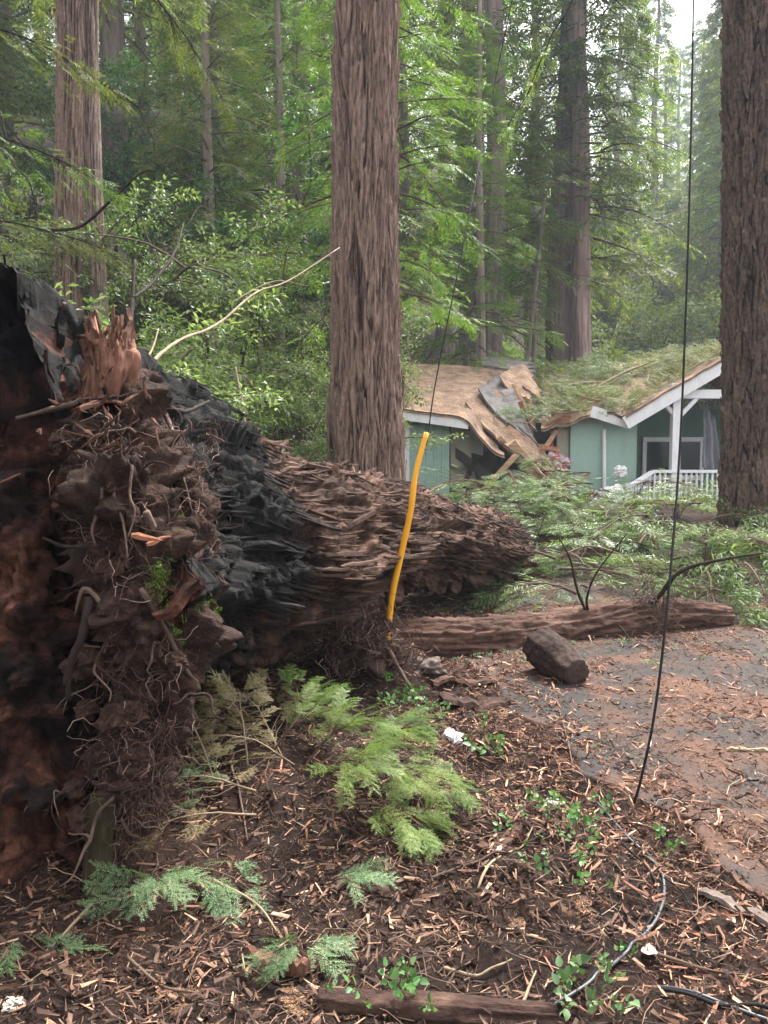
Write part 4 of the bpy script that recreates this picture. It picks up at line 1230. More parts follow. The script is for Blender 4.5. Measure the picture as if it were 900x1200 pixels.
for i in range(44):                                     # torn slivers where the root broke out
    px_, py_ = sr.normal(128, 34), sr.choice([470, 480, 500, 530, 560]) + sr.normal(0, 14)
    p_ = at(px_, py_, 2.66 - .10 * abs(sr.normal()))
    d_ = nrm(np.array([sr.normal(0, 1), -.5 + sr.normal(0, .4), sr.normal(0, .7)]))
    obj("splinter", shard(p_, d_, sr.uniform(.03, .13), sr.uniform(.006, .024), .007, sr), M_SPLINTER if i % 3 else M_ROT, logt, False)
# single roots one can pick out
rr_ = np.random.default_rng(12)
roots = [[(150, 440, 2.95), (152, 395, 3.0), (155, 350, 3.1), (158, 305, 3.2)], [(155, 350, 3.1), (180, 330, 3.3), (205, 295, 3.5), (215, 262, 3.7)],
         [(105, 450, 2.9), (118, 410, 2.9), (128, 380, 2.95)], [(185, 470, 3.0), (215, 482, 3.2), (245, 470, 3.6)], [(120, 560, 2.48), (118, 590, 2.44), (108, 620, 2.42), (112, 640, 2.42)],
         [(135, 560, 2.48), (134, 590, 2.44), (144, 610, 2.43), (150, 660, 2.4)], [(155, 545, 2.45), (152, 580, 2.42), (158, 600, 2.4), (150, 630, 2.38)], [(118, 640, 2.45), (75, 640, 2.5), (50, 630, 2.5)],
         [(105, 700, 2.42), (98, 740, 2.38), (82, 780, 2.38), (80, 820, 2.4)], [(170, 600, 2.44), (190, 640, 2.5), (205, 700, 2.55)], [(190, 480, 3.1), (200, 500, 3.0), (215, 560, 2.9), (225, 600, 2.85)],
         [(130, 720, 2.4), (100, 690, 2.42), (88, 720, 2.42)], [(165, 690, 2.4), (190, 730, 2.45), (215, 780, 2.5), (232, 800, 2.5)], [(95, 470, 2.75), (60, 480, 2.8), (20, 490, 2.9)],
         [(35, 395, 3.3), (62, 392, 3.2), (75, 355, 3.1)], [(65, 392, 3.2), (100, 396, 3.1), (130, 402, 3.0)]]
for i, q_ in enumerate(roots):
    r0 = (.013, .008, .008, .012, .006, .006, .005, .009, .015, .012, .010, .009, .009, .014, .016, .012)[i]
    obj("root", tube([at(*p) for p in q_], [r0, r0 * .8, r0 * .45], 20, 7, .35, i, 6), M_DARKTWIG if i in (0, 1, 2, 3, 7, 8, 15) else M_ROOT, logt)
obj("splinter", shard(at(154, 627, 2.36), at(192, 634, 2.36) - at(154, 627, 2.36), .10, .022, .010, sr), M_REDLUMBER, logt, False)
obj("splinter", shard(at(172, 637, 2.36), at(200, 628, 2.40) - at(172, 637, 2.36), .08, .018, .008, sr), M_REDLUMBER, logt, False)
# fine root hair over the column
m = 2900
kk = 6
tpar = .14 + .86 * rr_.random(m)
cp = spline(colp + [], 200)[(tpar * 199).astype(int)]
start = cp + rr_.normal(0, 1, (m, 3)) * np.array([.062, .06, .05])
start[:, 1] -= .08
def wander_path(st, k, step, rng, bias=(0, 0, -.35), turn=.55):
    """Smoothly turning strands."""
    v = nrm(rng.normal(0, 1, st.shape)); P_ = [st]
    for _ in range(k - 1):
        v = nrm(v + rng.normal(0, turn, v.shape) + np.array(bias) * .5)
        P_.append(P_[-1] + v * step)
    return np.stack(P_, 1)
strand = wander_path(start, kk, rr_.uniform(.008, .036, (m, 1)), rr_)
hair = tubes(strand, rr_.uniform(.0006, .0022, (m, 1)) * np.linspace(1, .45, kk)[None], 3)
ho = obj("root_fibre", hair, islandmat("root_hair", [(0, rgb(.028, .016, .013)), (.5, rgb(.085, .050, .040)), (.85, rgb(.16, .10, .08)), (1, rgb(.36, .26, .21))], .9, .1), logt)
ho["kind"] = "stuff"
m = 420
start = np.stack([rr_.uniform(190, 260, m), rr_.uniform(490, 700, m)], -1)
st3 = np.array([at(a_, b_, rr_.uniform(2.75, 3.1)) for a_, b_ in start])
ho2 = obj("root_fibre", tubes(wander_path(st3, kk, rr_.uniform(.008, .03, (m, 1)), rr_), rr_.uniform(.0008, .0022, (m, 1)) * np.linspace(1, .5, kk)[None], 3), ho.data.materials[0], logt)
ho2["kind"] = "stuff"
# thicker forking roots
for i in range(34):
    b0 = spline(colp, 100)[int(rr_.uniform(.12, .95) * 99)] + rr_.normal(0, 1, 3) * np.array([.09, .03, .05]) + W(0, -.16, 0)
    pth = wander_path(b0[None], 9, rr_.uniform(.02, .045), rr_, (0, -.02, -.45), .45)[0]
    r0 = rr_.uniform(.002, .0065)
    obj("root", tube(list(pth), [r0, r0 * .8, r0 * .3], 20, 6, .4, i, 5), M_ROOT if i % 3 == 0 else M_ROOTSOIL, logt)
    if i % 2:
        pth2 = wander_path(pth[4][None], 6, rr_.uniform(.015, .03), rr_, (0, 0, -.3), .4)[0]
        obj("root", tube(list(pth2), [r0 * .7, r0 * .25], 14, 6, .4, i, 5), M_ROOT, logt)
for i in range(16):                                     # clods packed between the roots
    b0 = spline(colp, 100)[int(rr_.uniform(.1, .95) * 99)] + rr_.normal(0, 1, 3) * np.array([.10, .02, .04]) + W(0, -.14, 0)
    s_ = rr_.uniform(.05, .13)
    obj("soil_clod", crumple(b0, (s_, s_ * .7, s_ * .8), 400 + i, 14), M_ROOTSOIL, logt, False)
# moss on the shaded side of the column
M_MOSS = leafmat("moss", rgb(.03, .055, .008), rgb(.09, .15, .02), rgb(.18, .26, .05), .2, .8, 8)
ms = []
for (px, py, d, n, sx, sy) in ((198, 700, 2.55, 160, 8, 35), (232, 730, 2.66, 220, 8, 16), (186, 672, 2.5, 60, 4, 12)):
    for _ in range(n):
        ms.append(at(px + rr_.normal(0, sx), py + rr_.normal(0, sy), d + rr_.normal(0, .03)))
ms = np.array(ms)
D = nrm(np.array([.25, -.8, -.5]) + rr_.normal(0, .5, ms.shape))
mo = obj("moss", scatter(SPRAY, ms, D, nrm(rr_.normal(0, 1, ms.shape)), rr_.uniform(.025, .055, len(ms)), rr_), M_MOSS, logt, False)
mo["kind"] = "stuff"
# long fibrous strips hanging on the bark
n_ = 3200
si = (rr_.uniform(.02, .965, n_) * NU).astype(int); pj = rr_.uniform(-.9, 2.0, n_)
ji = ((pj % (2 * math.pi)) / (2 * math.pi) * NV).astype(int)
out_ = dirv[si, ji]
Dd_ = nrm(tan[si] + rr_.normal(0, .055, (n_, 3)) + out_ * rr_.uniform(-.04, .07, (n_, 1)) - np.array([0, 0, 1.0]) * rr_.uniform(0, .10, (n_, 1)))
stp = scatter([strip_tmpl(rr_, w) for w in np.linspace(.022, .075, 6)], Pt[si, ji] + out_ * .004, Dd_, out_, rr_.uniform(.12, .62, n_) * (.55 + .45 * rr_.random(n_)) * np.interp(si / NU, [0, .10, .35], [.25, .32, 1.0]), rr_)
so = obj("bark_strip", stp, M_LOG, logt, False); so["kind"] = "stuff"
k_ = rr_.random(n_)
d_idx = np.zeros(len(stp[0]))
# strips keep the burnt or brown state of the bark they hang on
from mathutils import kdtree
kd = kdtree.KDTree(len(Pt[::4, ::4].reshape(-1, 3)))
for a_i, a_p in enumerate(Pt[::4, ::4].reshape(-1, 3)): kd.insert(a_p, a_i)
kd.balance()
chs = charv[::4, ::4].ravel()
cent = stp[0].reshape(-1, 20, 3).mean(1)
cv = np.array([chs[kd.find(c_)[1]] for c_ in cent])
attr(so, "char", np.repeat(cv, 20)); attr(so, "plate", np.repeat(rr_.random(len(cent)), 20))
# loose slabs of bark standing proud along the upper flank
for i in range(34):
    s_i = int(rr_.uniform(.16, .93) * NU); ph_i = rr_.uniform(-.2, 1.75)
    j = int((ph_i % (2 * math.pi)) / (2 * math.pi) * NV)
    p = Pt[s_i, j]; nrm_ = dirv[s_i, j]; tg = tan[s_i]
    Lb, Wb, Tb = rr_.uniform(.18, .50), rr_.uniform(.02, .055), rr_.uniform(.008, .018)
    R = frames((tg + .25 * nrm_ + rr_.normal(0, .12, 3))[None], nrm_)[0]
    n8 = 9
    xx = np.linspace(-.5, .5, n8)
    w_ = Wb * (.55 + .45 * np.cos(xx * 2.6)) * (1 + rr_.normal(0, .22, n8))
    zz = .25 * Lb * xx ** 2 + rr_.normal(0, .006, n8)
    V8 = []
    for k in range(n8):
        for (sy, sz) in ((-1, 0), (-.6, 1), (.5, 1), (1, 0)):
            V8.append([xx[k] * Lb, sy * w_[k] / 2, zz[k] + sz * Tb])
    V8 = np.array(V8) @ R.T + p - nrm_ * .01
    o = obj("bark_slab", (V8, np.vstack([grid_faces(n8, 4, True)[:, ::-1], [[0, 1, 2, 3], [(n8 - 1) * 4 + 3, (n8 - 1) * 4 + 2, (n8 - 1) * 4 + 1, (n8 - 1) * 4]]])), M_LOG, logt, False)
    attr(o, "char", np.full(len(V8), float(charv[s_i, j]) * .8)); attr(o, "plate", np.full(len(V8), rr_.random()))

# ------------------------------------------------------------------ the smaller log, chunk, slab, stump
M_SMALLLOG = surf("small_log_bark", [(.30, rgb(.030, .016, .012)), (.5, rgb(.100, .052, .037)), (.70, rgb(.21, .125, .092))], 2.6, (.6, 3.0, 3.0), bscale=9, bump=1.0, bdist=.03, fine=6)
M_DARKLOG = surf("sodden_log", [(.3, rgb(.020, .011, .009)), (.55, rgb(.060, .032, .024)), (.75, rgb(.14, .085, .06))], 5, (1, 2, 2), bscale=16, bump=1.0, bdist=.02, fine=5)
M_CUT = surf("old_cut_wood", [(.3, rgb(.075, .055, .046)), (.7, rgb(.17, .13, .11))], 8, bump=.4, fine=4)
def rough_log(pts, radii, nu, nv, seed, amp=.10):
    P = spline(pts, nu); r = np.interp(np.linspace(0, 1, nu), np.linspace(0, 1, len(radii)), radii)
    T = nrm(np.gradient(P, axis=0)); n = nrm(np.cross(T, [0, .1, 1])); bb = np.cross(T, n)
    a = np.arange(nv) * 2 * math.pi / nv
    s = np.r_[0, np.cumsum(np.linalg.norm(np.diff(P, axis=0), axis=1))]
    A_, S2 = np.meshgrid(a, s)
    cy = np.stack([np.cos(A_) * 3.2, np.sin(A_) * 3.2, S2 * 1.6], -1)
    e1, ed, ci = worley(S2 / .22 + fbm(cy * .6, 2, seed) * .9, A_ * 2.6 + fbm(cy * .7 + 4, 2, seed) * .8, seed)
    k = 1 + amp * (1 - 2 * np.abs(fbm(cy, 3, seed))) + amp * 1.2 * ci * sstep(ed / .15) + amp * .6 * fbm(cy * .4, 2, seed + 1)
    V = P[:, None] + (np.cos(A_)[..., None] * n[:, None] + np.sin(A_)[..., None] * bb[:, None]) * (r[:, None] * k)[..., None]
    rings = [V[0].mean(0) + (V[0] - V[0].mean(0)) * f for f in (.02, .6)] + list(V) + [V[-1].mean(0) + (V[-1] - V[-1].mean(0)) * f for f in (.6, .02)]
    return np.array(rings).reshape(-1, 3), grid_faces(len(rings), nv, True)[:, ::-1]
l0, l1 = at(452, 752, 5.9), at(768, 722, 6.75)
sl = thing("fallen_log", "slim brown bark-covered log lying across the track end", "log", l0)
obj("trunk", rough_log([l0, at(560, 750, 6.1), at(660, 738, 6.45), l1, at(850, 722, 7.0)], [.150, .155, .145, .135, .10], 260, 90, 5, .14), M_SMALLLOG, sl)
for q_, r0 in (([(688, 720, 6.5), (676, 690, 6.45), (668, 655, 6.4), (652, 625, 6.4)], .014), ([(690, 722, 6.5), (688, 700, 6.45), (700, 670, 6.4), (735, 625, 6.4)], .013),
               ([(758, 718, 6.7), (775, 695, 6.6), (800, 668, 6.5), (850, 655, 6.4), (895, 648, 6.3)], .026), ([(720, 728, 6.5), (735, 745, 6.35), (745, 765, 6.2)], .012), ([(690, 745, 6.3), (693, 755, 6.2), (690, 772, 6.15)], .009)):
    obj("branch", tube([at(*p) for p in q_], [r0, r0 * .7, r0 * .35], 24, 7, .3, 3, 6), M_DARKTWIG if r0 > .01 else M_PALETWIG, sl)
# torn bark and twigs tangled round the branch knot
kr = np.random.default_rng(44)
kp = at(762, 712, 6.65)
strands = kp + kr.normal(0, .10, (160, 1, 3)) + np.cumsum(kr.normal(0, .045, (160, 6, 3)), 1)
o = obj("bark_strip", tubes(strands, kr.uniform(.002, .006, (160, 1)) * np.linspace(1, .5, 6)[None], 3), M_ROOT, sl); o["kind"] = "stuff"

ck = at(646, 770, 5.30); ck[2] = gz(ck[0], ck[1])
chunk = thing("cut_log_chunk", "short dark tilted log chunk with a grey sawn end in front of the slim log", "log", ck)
def wedge():
    a = at(634, 757, 5.45); b_ = at(676, 789, 5.05)
    V, F = rough_log([a, (a + b_) / 2, b_], [.125, .130, .085], 50, 48, 9, .12)
    return V, F, a, b_
V, F, a_, b_ = wedge()
V[:, 2] = np.maximum(V[:, 2], gz(ck[0], ck[1]) - .01)
obj("bark", (V, F), surf("wet_dark_bark", [(.3, rgb(.026, .016, .013)), (.7, rgb(.085, .055, .045))], 5, bump=1.0, bscale=14, bdist=.03, fine=5), chunk)
ax = nrm(b_ - a_)
ringv = V.reshape(-1, 48, 3)[2]
cc = ringv.mean(0)
obj("sawn_end", (np.vstack([cc + (ringv - cc) * .93 - ax * .012, cc + (ringv - cc) * .5 - ax * .014, cc + (ringv - cc) * .02 - ax * .013]), grid_faces(3, 48, True)[:, ::-1]), M_CUT, chunk)

def plank_piece(name, label, cat, pa, pb, w, h, mat, seed, n=16):
    """A ragged flat piece of bark or wood lying on the ground between two photo pixels."""
    rng = np.random.default_rng(seed)
    a, b2 = on_ground(*pa), on_ground(*pb)
    P = spline([a, (a + b2) / 2 + W(0, 0, .01), b2], n)
    T = nrm(b2 - a); s = nrm(np.cross([0, 0, 1.0], T))
    wv_ = w * (.75 + .25 * np.sin(np.linspace(.3, 2.9, n))) * (1 + rng.normal(0, .10, n))
    P[:, 2] = ground(P[:, 0], P[:, 1]) + .006
    V = np.concatenate([np.stack([P - s * wv_[:, None] / 2, P - s * wv_[:, None] * .4 + W(0, 0, 1) * h * (1 + rng.normal(0, .2, (n, 1))), P + s * wv_[:, None] * .4 + W(0, 0, 1) * h * (1 + rng.normal(0, .2, (n, 1))), P + s * wv_[:, None] / 2], 1)]).reshape(-1, 3)
    F = np.vstack([grid_faces(n, 4, True), [[3, 2, 1, 0], [(n - 1) * 4, (n - 1) * 4 + 1, (n - 1) * 4 + 2, (n - 1) * 4 + 3]]])
    return tag(obj(name, (V, F), mat, smooth=False, origin=a), label, cat)
plank_piece("bark_slab", "dark red rotten bark slab lying flat before the slim log", "bark", (517, 826), (600, 824), .17, .030, M_DARKLOG, 1)
plank_piece("bark_slab", "brown bark strip lying beside the rotten bark slab", "bark", (505, 803), (590, 800), .08, .022, M_SMALLLOG, 2)
plank_piece("weathered_board", "grey weathered board half buried in chips at the asphalt edge", "board", (822, 1048), (915, 1100), .055, .012, M_CUT, 3)
plank_piece("fallen_stick", "pinkish peeled stick lying on bare asphalt", "stick", (851, 884), (930, 886), .028, .022, M_PALETWIG, 4)
plank_piece("bark_strip", "long reddish bark strip curving beside the weathered board", "bark", (846, 1028), (910, 1072), .022, .018, M_SMALLLOG, 6)
plank_piece("bark_strip", "dark bark strip lying in brown duff below the feathery green bough", "bark", (562, 1000), (608, 975), .05, .02, M_SMALLLOG, 7)
plank_piece("fallen_stick", "short dark stick on the asphalt near the peeled stick", "stick", (862, 941), (890, 930), .018, .014, M_DARKTWIG, 8)
plank_piece("rotten_stick", "orange-red rotten stick under the small green sprig", "stick", (290, 1122), (362, 1143), .045, .035, M_SPLINTER, 9)
p0, p1, p2 = on_ground(372, 1178), on_ground(500, 1188), on_ground(650, 1202)
for p in (p0, p1, p2): p[2] += .012
o = obj("fallen_log", rough_log([p0, p1, p2], [.026, .034, .030], 90, 40, 14, .16), M_DARKLOG, origin=p0)
tag(o, "thin dark log half sunk in litter beside broad green leaves", "log")

sp_ = on_ground(112, 1052)
o = obj("wooden_stump", rough_log([sp_ + W(0, 0, -.06), sp_ + W(.01, .02, .18), sp_ + W(.025, .03, .32)], [.046, .042, .040], 40, 30, 17, .06), surf("mossy_post", [(.3, rgb(.012, .010, .005)), (.5, rgb(.034, .026, .012)), (.75, rgb(.080, .055, .030))], 5, (3, 3, .6), bump=.7, fine=5), origin=sp_)
tag(o, "dark mossy wooden stake standing against the hanging roots", "stake")

# ------------------------------------------------------------------ yellow guy guard, wires, cables
t = NT("yellow_plastic"); co = t.coord()
c = t.mix(t.ramp(t.noise(co, 6, 6, .7), [(.5, rgb(0, 0, 0)), (.8, rgb(.5, .5, .5))]), rgb(.72, .33, .012), rgb(.42, .20, .03))
M_YEL = t.set(c, .45, .4)
M_CABLE = surf("black_cable", [(.3, rgb(.006, .006, .006)), (.7, rgb(.016, .016, .017))], 20, rough=.8, spec=.15, bump=.1)
M_CABLEG = surf("grey_cable", [(.3, rgb(.028, .029, .033)), (.7, rgb(.075, .078, .088))], 20, rough=.45, spec=.5, bump=.1)
gp = [at(452, 768, 4.85), at(454, 745, 4.85), at(460, 695, 4.84), at(470, 650, 4.84), at(481, 600, 4.84), at(487, 555, 4.86), at(500, 507, 4.9)]
gd = thing("guy_wire_guard", "bent bright yellow plastic guy-wire guard standing at the slim log's end", "wire guard", gp[0])
obj("guard_tube", tube(gp, [.016, .019, .021, .020, .019, .018], 40, 12, .10, 2, 2), M_YEL, gd)
wp = [gp[-1] - W(0, 0, .08), at(512, 440, 5.0), at(548, 262, 5.5), at(575, 120, 6.6), at(602, -10, 7.0), at(640, -200, 7.8)]
tag(obj("guy_wire", tube(wp, .0042, 40, 6), M_CABLE, origin=gp[-1]), "thin steel guy wire rising out of the yellow guard", "wire")
e = on_ground(742, 946)
cp_ = [e, at(752, 910, e[1] + .02) , at(768, 830, e[1] + .12), at(783, 700, e[1] + .35), at(797, 520, e[1] + .8), at(806, 300, e[1] + 1.3), at(811, 100, e[1] + 1.8), at(813, -40, e[1] + 2.2), at(815, -220, e[1] + 2.9)]
tag(obj("hanging_cable", tube(cp_, .0062, 90, 7), M_CABLE, origin=e), "black cable hanging from above down to the asphalt edge", "cable")
def ground_cable(name, label, pix, r, mat, lift=.012):
    P = np.array([on_ground(*p) for p in pix]); P[:, 2] += lift
    P = spline(P, 70); P[:, 2] = np.maximum(P[:, 2], ground(P[:, 0], P[:, 1]) + r)
    V, F = tubes(P[None], np.full((1, 70), r), 8)
    return tag(obj(name, (V, F), mat, origin=P[0]), label, "cable")
ground_cable("ground_cable", "thick grey cable curving over the litter past the thin dark log", [(700, 945), (735, 985), (765, 1015), (778, 1045), (770, 1085), (735, 1125), (690, 1158), (640, 1196), (615, 1230)], .0052, M_CABLEG)
ground_cable("ground_cable", "black cable lying alongside the thick grey cable", [(695, 950), (728, 990), (758, 1020), (771, 1050), (764, 1085), (728, 1130), (684, 1164), (634, 1200), (606, 1235)], .0045, M_CABLE)
ground_cable("ground_cable", "pair-strung black cable in the litter below the weathered board", [(775, 1166), (810, 1172), (845, 1184), (890, 1196), (930, 1204)], .0055, M_CABLE)
ground_cable("ground_cable", "pale grey cable next to the black cable below the weathered board", [(772, 1161), (808, 1168), (850, 1188), (892, 1200), (935, 1210)], .0045, M_CABLEG)
ground_cable("ground_cable", "thin dark wire branching from the thick grey cable toward the board", [(778, 1035), (800, 1055), (815, 1085), (826, 1105)], .0035, M_CABLE)

# ------------------------------------------------------------------ scraps
def scrap(px, py, s, label, mat, seed, flat=.35, cat="litter scrap", name="white_scrap"):
    c = on_ground(px, py); c[2] += s * flat * .3
    return tag(obj(name, crumple(c, (s, s * .8, s * flat), seed, 14), mat, smooth=False, origin=c), label, cat)
scrap(531, 871, .10, "crumpled white paper cup lying on reddish chips", M_WHITE, 201, .7, "paper", "paper_scrap")
scrap(650, 942, .085, "flat white paper scrap beside the low leafy patch", M_WHITE, 202, .3, "paper", "paper_scrap")
scrap(14, 1186, .065, "pale greenish scrap among dark twigs", M_CREAM, 203, .3, "scrap", "pale_scrap")
M_PALELEAF = surf("pale_dry_leaf", [(.3, rgb(.50, .36, .27)), (.7, rgb(.66, .52, .42))], 30, bump=.2)
def flat_leaf(px, py, L, Wd, ang, label):
    c = on_ground(px, py); c[2] += .014
    tt_ = np.linspace(0, 1, 10)
    prof = np.sin(np.pi * tt_ ** .8) * Wd / 2
    x = (tt_ - .5) * L
    V = np.concatenate([np.stack([x, -prof, .004 * np.cos(tt_ * 5)], -1), np.stack([x, prof * 0, -.003 + .004 * np.cos(tt_ * 5)], -1), np.stack([x, prof, .004 * np.cos(tt_ * 5 + 1)], -1)])
    R = np.array([[math.cos(ang), -math.sin(ang), 0], [math.sin(ang), math.cos(ang), 0], [0, 0, 1]])
    return tag(obj("dry_leaf", (V @ R.T + c, grid_faces(3, 10)[:, ::-1]), M_PALELEAF, origin=c), label, "leaf")
flat_leaf(761, 1120, .060, .048, 1.2, "oval pale pink leaf lying alone near the thick grey cable")
flat_leaf(857, 1085, .035, .028, .5, "small round pale leaf beside the weathered board")
flat_leaf(826, 960, .05, .022, .1, "narrow whitish leaf on the dark asphalt")
flat_leaf(583, 1000, .06, .025, .8, "pale yellow-green leaf on brown duff")
ks = int(np.argmin(np.abs(cen[:, 1] - 5.75)))
sc_ = Pt[ks, int(NV * .02)] + W(0, 0, .035)
tag(obj("roofing_scrap", slab([sc_ + W(-.11, -.05, .02), sc_ + W(.10, -.03, -.03), sc_ + W(.13, .07, -.02), sc_ + W(-.08, .06, .04)], .012), M_CUT, smooth=False), "grey scrap of roofing caught on top of the fallen trunk", "scrap")

# ------------------------------------------------------------------ boughs and low plants
br = np.random.default_rng(321)
# fresh green boughs at the foot of the fallen trunk
for i, (px, py, dx, dy, dz_, L, n, lab) in enumerate([
    (355, 905, .55, .20, .85, .62, 42, "upright fresh green redwood bough rooted before the fallen trunk"),
    (400, 925, .9, -.1, .65, .58, 46, "fresh green redwood bough drooping over the brown duff"),
    (390, 950, .8, -.35, .45, .50, 42, "low fresh green redwood bough sprawling over the duff"),
    (330, 880, .2, .3, .9, .60, 50, "tall fresh green redwood bough leaning on the dark trunk"),
    (420, 900, .55, .1, .85, .50, 40, "bushy fresh green bough behind the drooping one"),
    (370, 930, .35, -.3, .8, .52, 40, "fresh green bough bending forward over the seedlings"),
    (310, 900, .45, .1, .85, .66, 44, "yellowing green bough beside the bleached feathery bough")]):
    p = on_ground(px, py)
    bough_thing("redwood_bough", lab, "bough", br, p, (dx, dy, dz_), L, .55, n, .13, NEEDLES, M_NEARGREEN if i < 6 else M_YELLOWGREEN, M_TWIG, r=.006, spread=.55, floor=.01, fill=.25, twigr=.0018)
# dry pale boughs between root column and the green boughs
for i, (px, py, d, n, lab) in enumerate([(250, 915, (-.3, .2, .8), 26, "dry pale redwood bough standing beside the hanging roots"), (300, 930, (-.75, 0, .35), 24, "dry pale bough reaching toward the wooden stake"),
                                        (330, 890, (-.35, .3, .75), 24, "bleached feathery bough in front of the dark hollow"), (290, 900, (-.1, .1, .9), 22, "thin bleached bough beside the yellowing green bough"), (345, 900, (-.6, -.1, .6), 22, "straw-coloured bough crossing in front of the green boughs"), (300, 960, (-.6, -.3, .3), 14, "low bleached bough lying near the dark soil")]):
    p = on_ground(px, py)
    bough_thing("dry_bough", lab, "bough", br, p, d, .55, .40, n, .12, NEEDLES, M_DRY if i != 1 else M_BLUEGREEN, M_PALETWIG, r=.005, spread=.45, floor=.01, twigr=.0016)
for i, (px, py, d, L, n, sz, lab) in enumerate([
    (175, 1050, (.1, -.2, .45), .30, 14, .15, "blue-green redwood sprig drooping beside the wooden stake"),
    (215, 1020, (.8, -.2, .3), .28, 10, .14, "blue-green sprig arching over dark soil near the stake"),
    (345, 1120, (.1, -.3, .5), .24, 12, .13, "blue-green sprig above the orange rotten stick"),
    (5, 1100, (.7, -.3, .3), .20, 6, .13, "blue-green sprig poking in over dark twigs below the root plate"),
    (430, 965, (.7, -.5, .25), .22, 8, .14, "blue-green sprig at the tip of the fresh green boughs"),
    (385, 1040, (.2, -.2, .4), .22, 8, .12, "single blue-green sprig standing in brown duff")]):
    p = on_ground(px, py)
    bough_thing("redwood_sprig", lab, "sprig", br, p, d, L, .5, n, sz, NEEDLES, M_BLUEGREEN, M_TWIG, r=.004, floor=.012, twigr=.0015)
def leafy(px, py, rx, ry, n, size, mat, label, tm=IVY, hi=.10, cat="plant", name="leafy_plant"):
    c = on_ground(px, py)
    X = c[0] + br.normal(0, rx, n); Y = c[1] + br.normal(0, ry, n)
    B_ = np.stack([X, Y, ground(X, Y)], -1)
    D = nrm(np.stack([br.normal(0, .6, n), br.normal(0, .6, n), br.uniform(.4, 1.1, n)], -1))
    h = br.uniform(.3, 1, n)[:, None] * hi
    E = B_ + D * h
    o = thing(name, label, cat, c)
    obj("stem", tubes(np.stack([B_, (B_ + E) / 2, E], 1), np.full((n, 3), .0014), 3), M_TWIG, o)["kind"] = "stuff"
    obj("foliage", scatter(tm, E, nrm(D + np.array([0, -.2, 0])), nrm(np.array([0, -.4, 1.0]) + br.normal(0, .4, B_.shape)), size * br.uniform(.6, 1.3, n), br), mat, o)["kind"] = "stuff"
    return o
leafy(665, 985, .08, .16, 46, .052, M_IVY, "low patch of bright green leaves beside the white paper scrap")
leafy(770, 1012, .02, .03, 5, .055, M_IVY, "tiny bright green seedling beside the cable bend")
leafy(572, 882, .04, .04, 9, .075, M_IVY, "small leafy green sprig beside the paper cup")
leafy(440, 1185, .07, .03, 14, .052, M_IVY, "broad green leaves growing over the thin dark log")
leafy(690, 1190, .05, .04, 14, .06, M_BLUEGREEN, "grey-green leafy plant beside the thin dark log's end")
leafy(720, 1138, .012, .012, 3, .05, M_IVY, "single green leaf pair touching the thick grey cable")
leafy(480, 830, .12, .10, 26, .07, M_IVY, "mossy green seedlings by the torn roots at the guard")

# heap of torn branches between log, house and the dark trunk
G = "torn boughs heaped in front of the house"
hr = np.random.default_rng(9)
heap = []
for px, d, n, zt in [(555, 12.0, 3, .5), (595, 13.0, 4, .8), (620, 12.0, 4, .8), (655, 13.0, 4, .9), (690, 11.5, 4, .7), (735, 11.0, 4, .6), (700, 9.5, 3, .4), (640, 9.6, 3, .5), (600, 9.9, 3, .5), (590, 16.0, 3, .9), (630, 16.0, 3, 1.0),
                 (780, 11.0, 3, .7), (820, 10.5, 3, .7), (860, 9.6, 3, .7), (895, 9.0, 3, .8), (880, 8.0, 3, .5), (930, 8.4, 2, .8), (760, 9.0, 3, .4), (830, 8.4, 3, .4), (660, 8.2, 2, .2),
                 (565, 14.8, 4, .75), (610, 14.5, 4, 1.0), (650, 15.5, 4, 1.1), (700, 14.5, 4, .9), (740, 14.0, 3, .8), (790, 14.5, 3, .7), (835, 13.5, 3, .7), (720, 12.5, 3, .8), (800, 12.6, 3, .7)]:
    for k in range(n):
        heap.append((px + hr.uniform(-28, 28), d + hr.uniform(-.9, .9), zt * (k + .3) / n))
protos = {True: [], False: []}
for i, (px, d, zt) in enumerate(heap):
    x = (px - 450) / F_PX * d
    base = np.array([x, d, gz(x, d) + zt])
    a = hr.uniform(0, 6.28)
    right = px > 770
    k = (0 if right else 1)
    pl = protos[right]
    if len(pl) < (7 if right else 12):
        pl.append(bough_thing("fallen_bough", "long-leaved green branch piled before the dark trunk" if right else "torn green bough heaped between fallen trunk and house", "branch", hr, base, (math.cos(a), math.sin(a) * .6, hr.uniform(0, .45)), hr.uniform(.9, 1.5), hr.uniform(.3, .7), 90 if not right else 95,
                .26 if not right else .22, SPRAY_FINE if not right else LANCE, (M_FALLEN, M_FALLEN, M_BAY)[i % 3], M_TWIG, group="torn boughs heaped in front of the house" if not right else "leafy branches piled before the dark trunk", r=.016, spread=.6, floor=.03))
    else:
        copy_thing(pl[int(hr.integers(0, len(pl)))], base, hr.uniform(0, 6.28), hr.uniform(.85, 1.2))
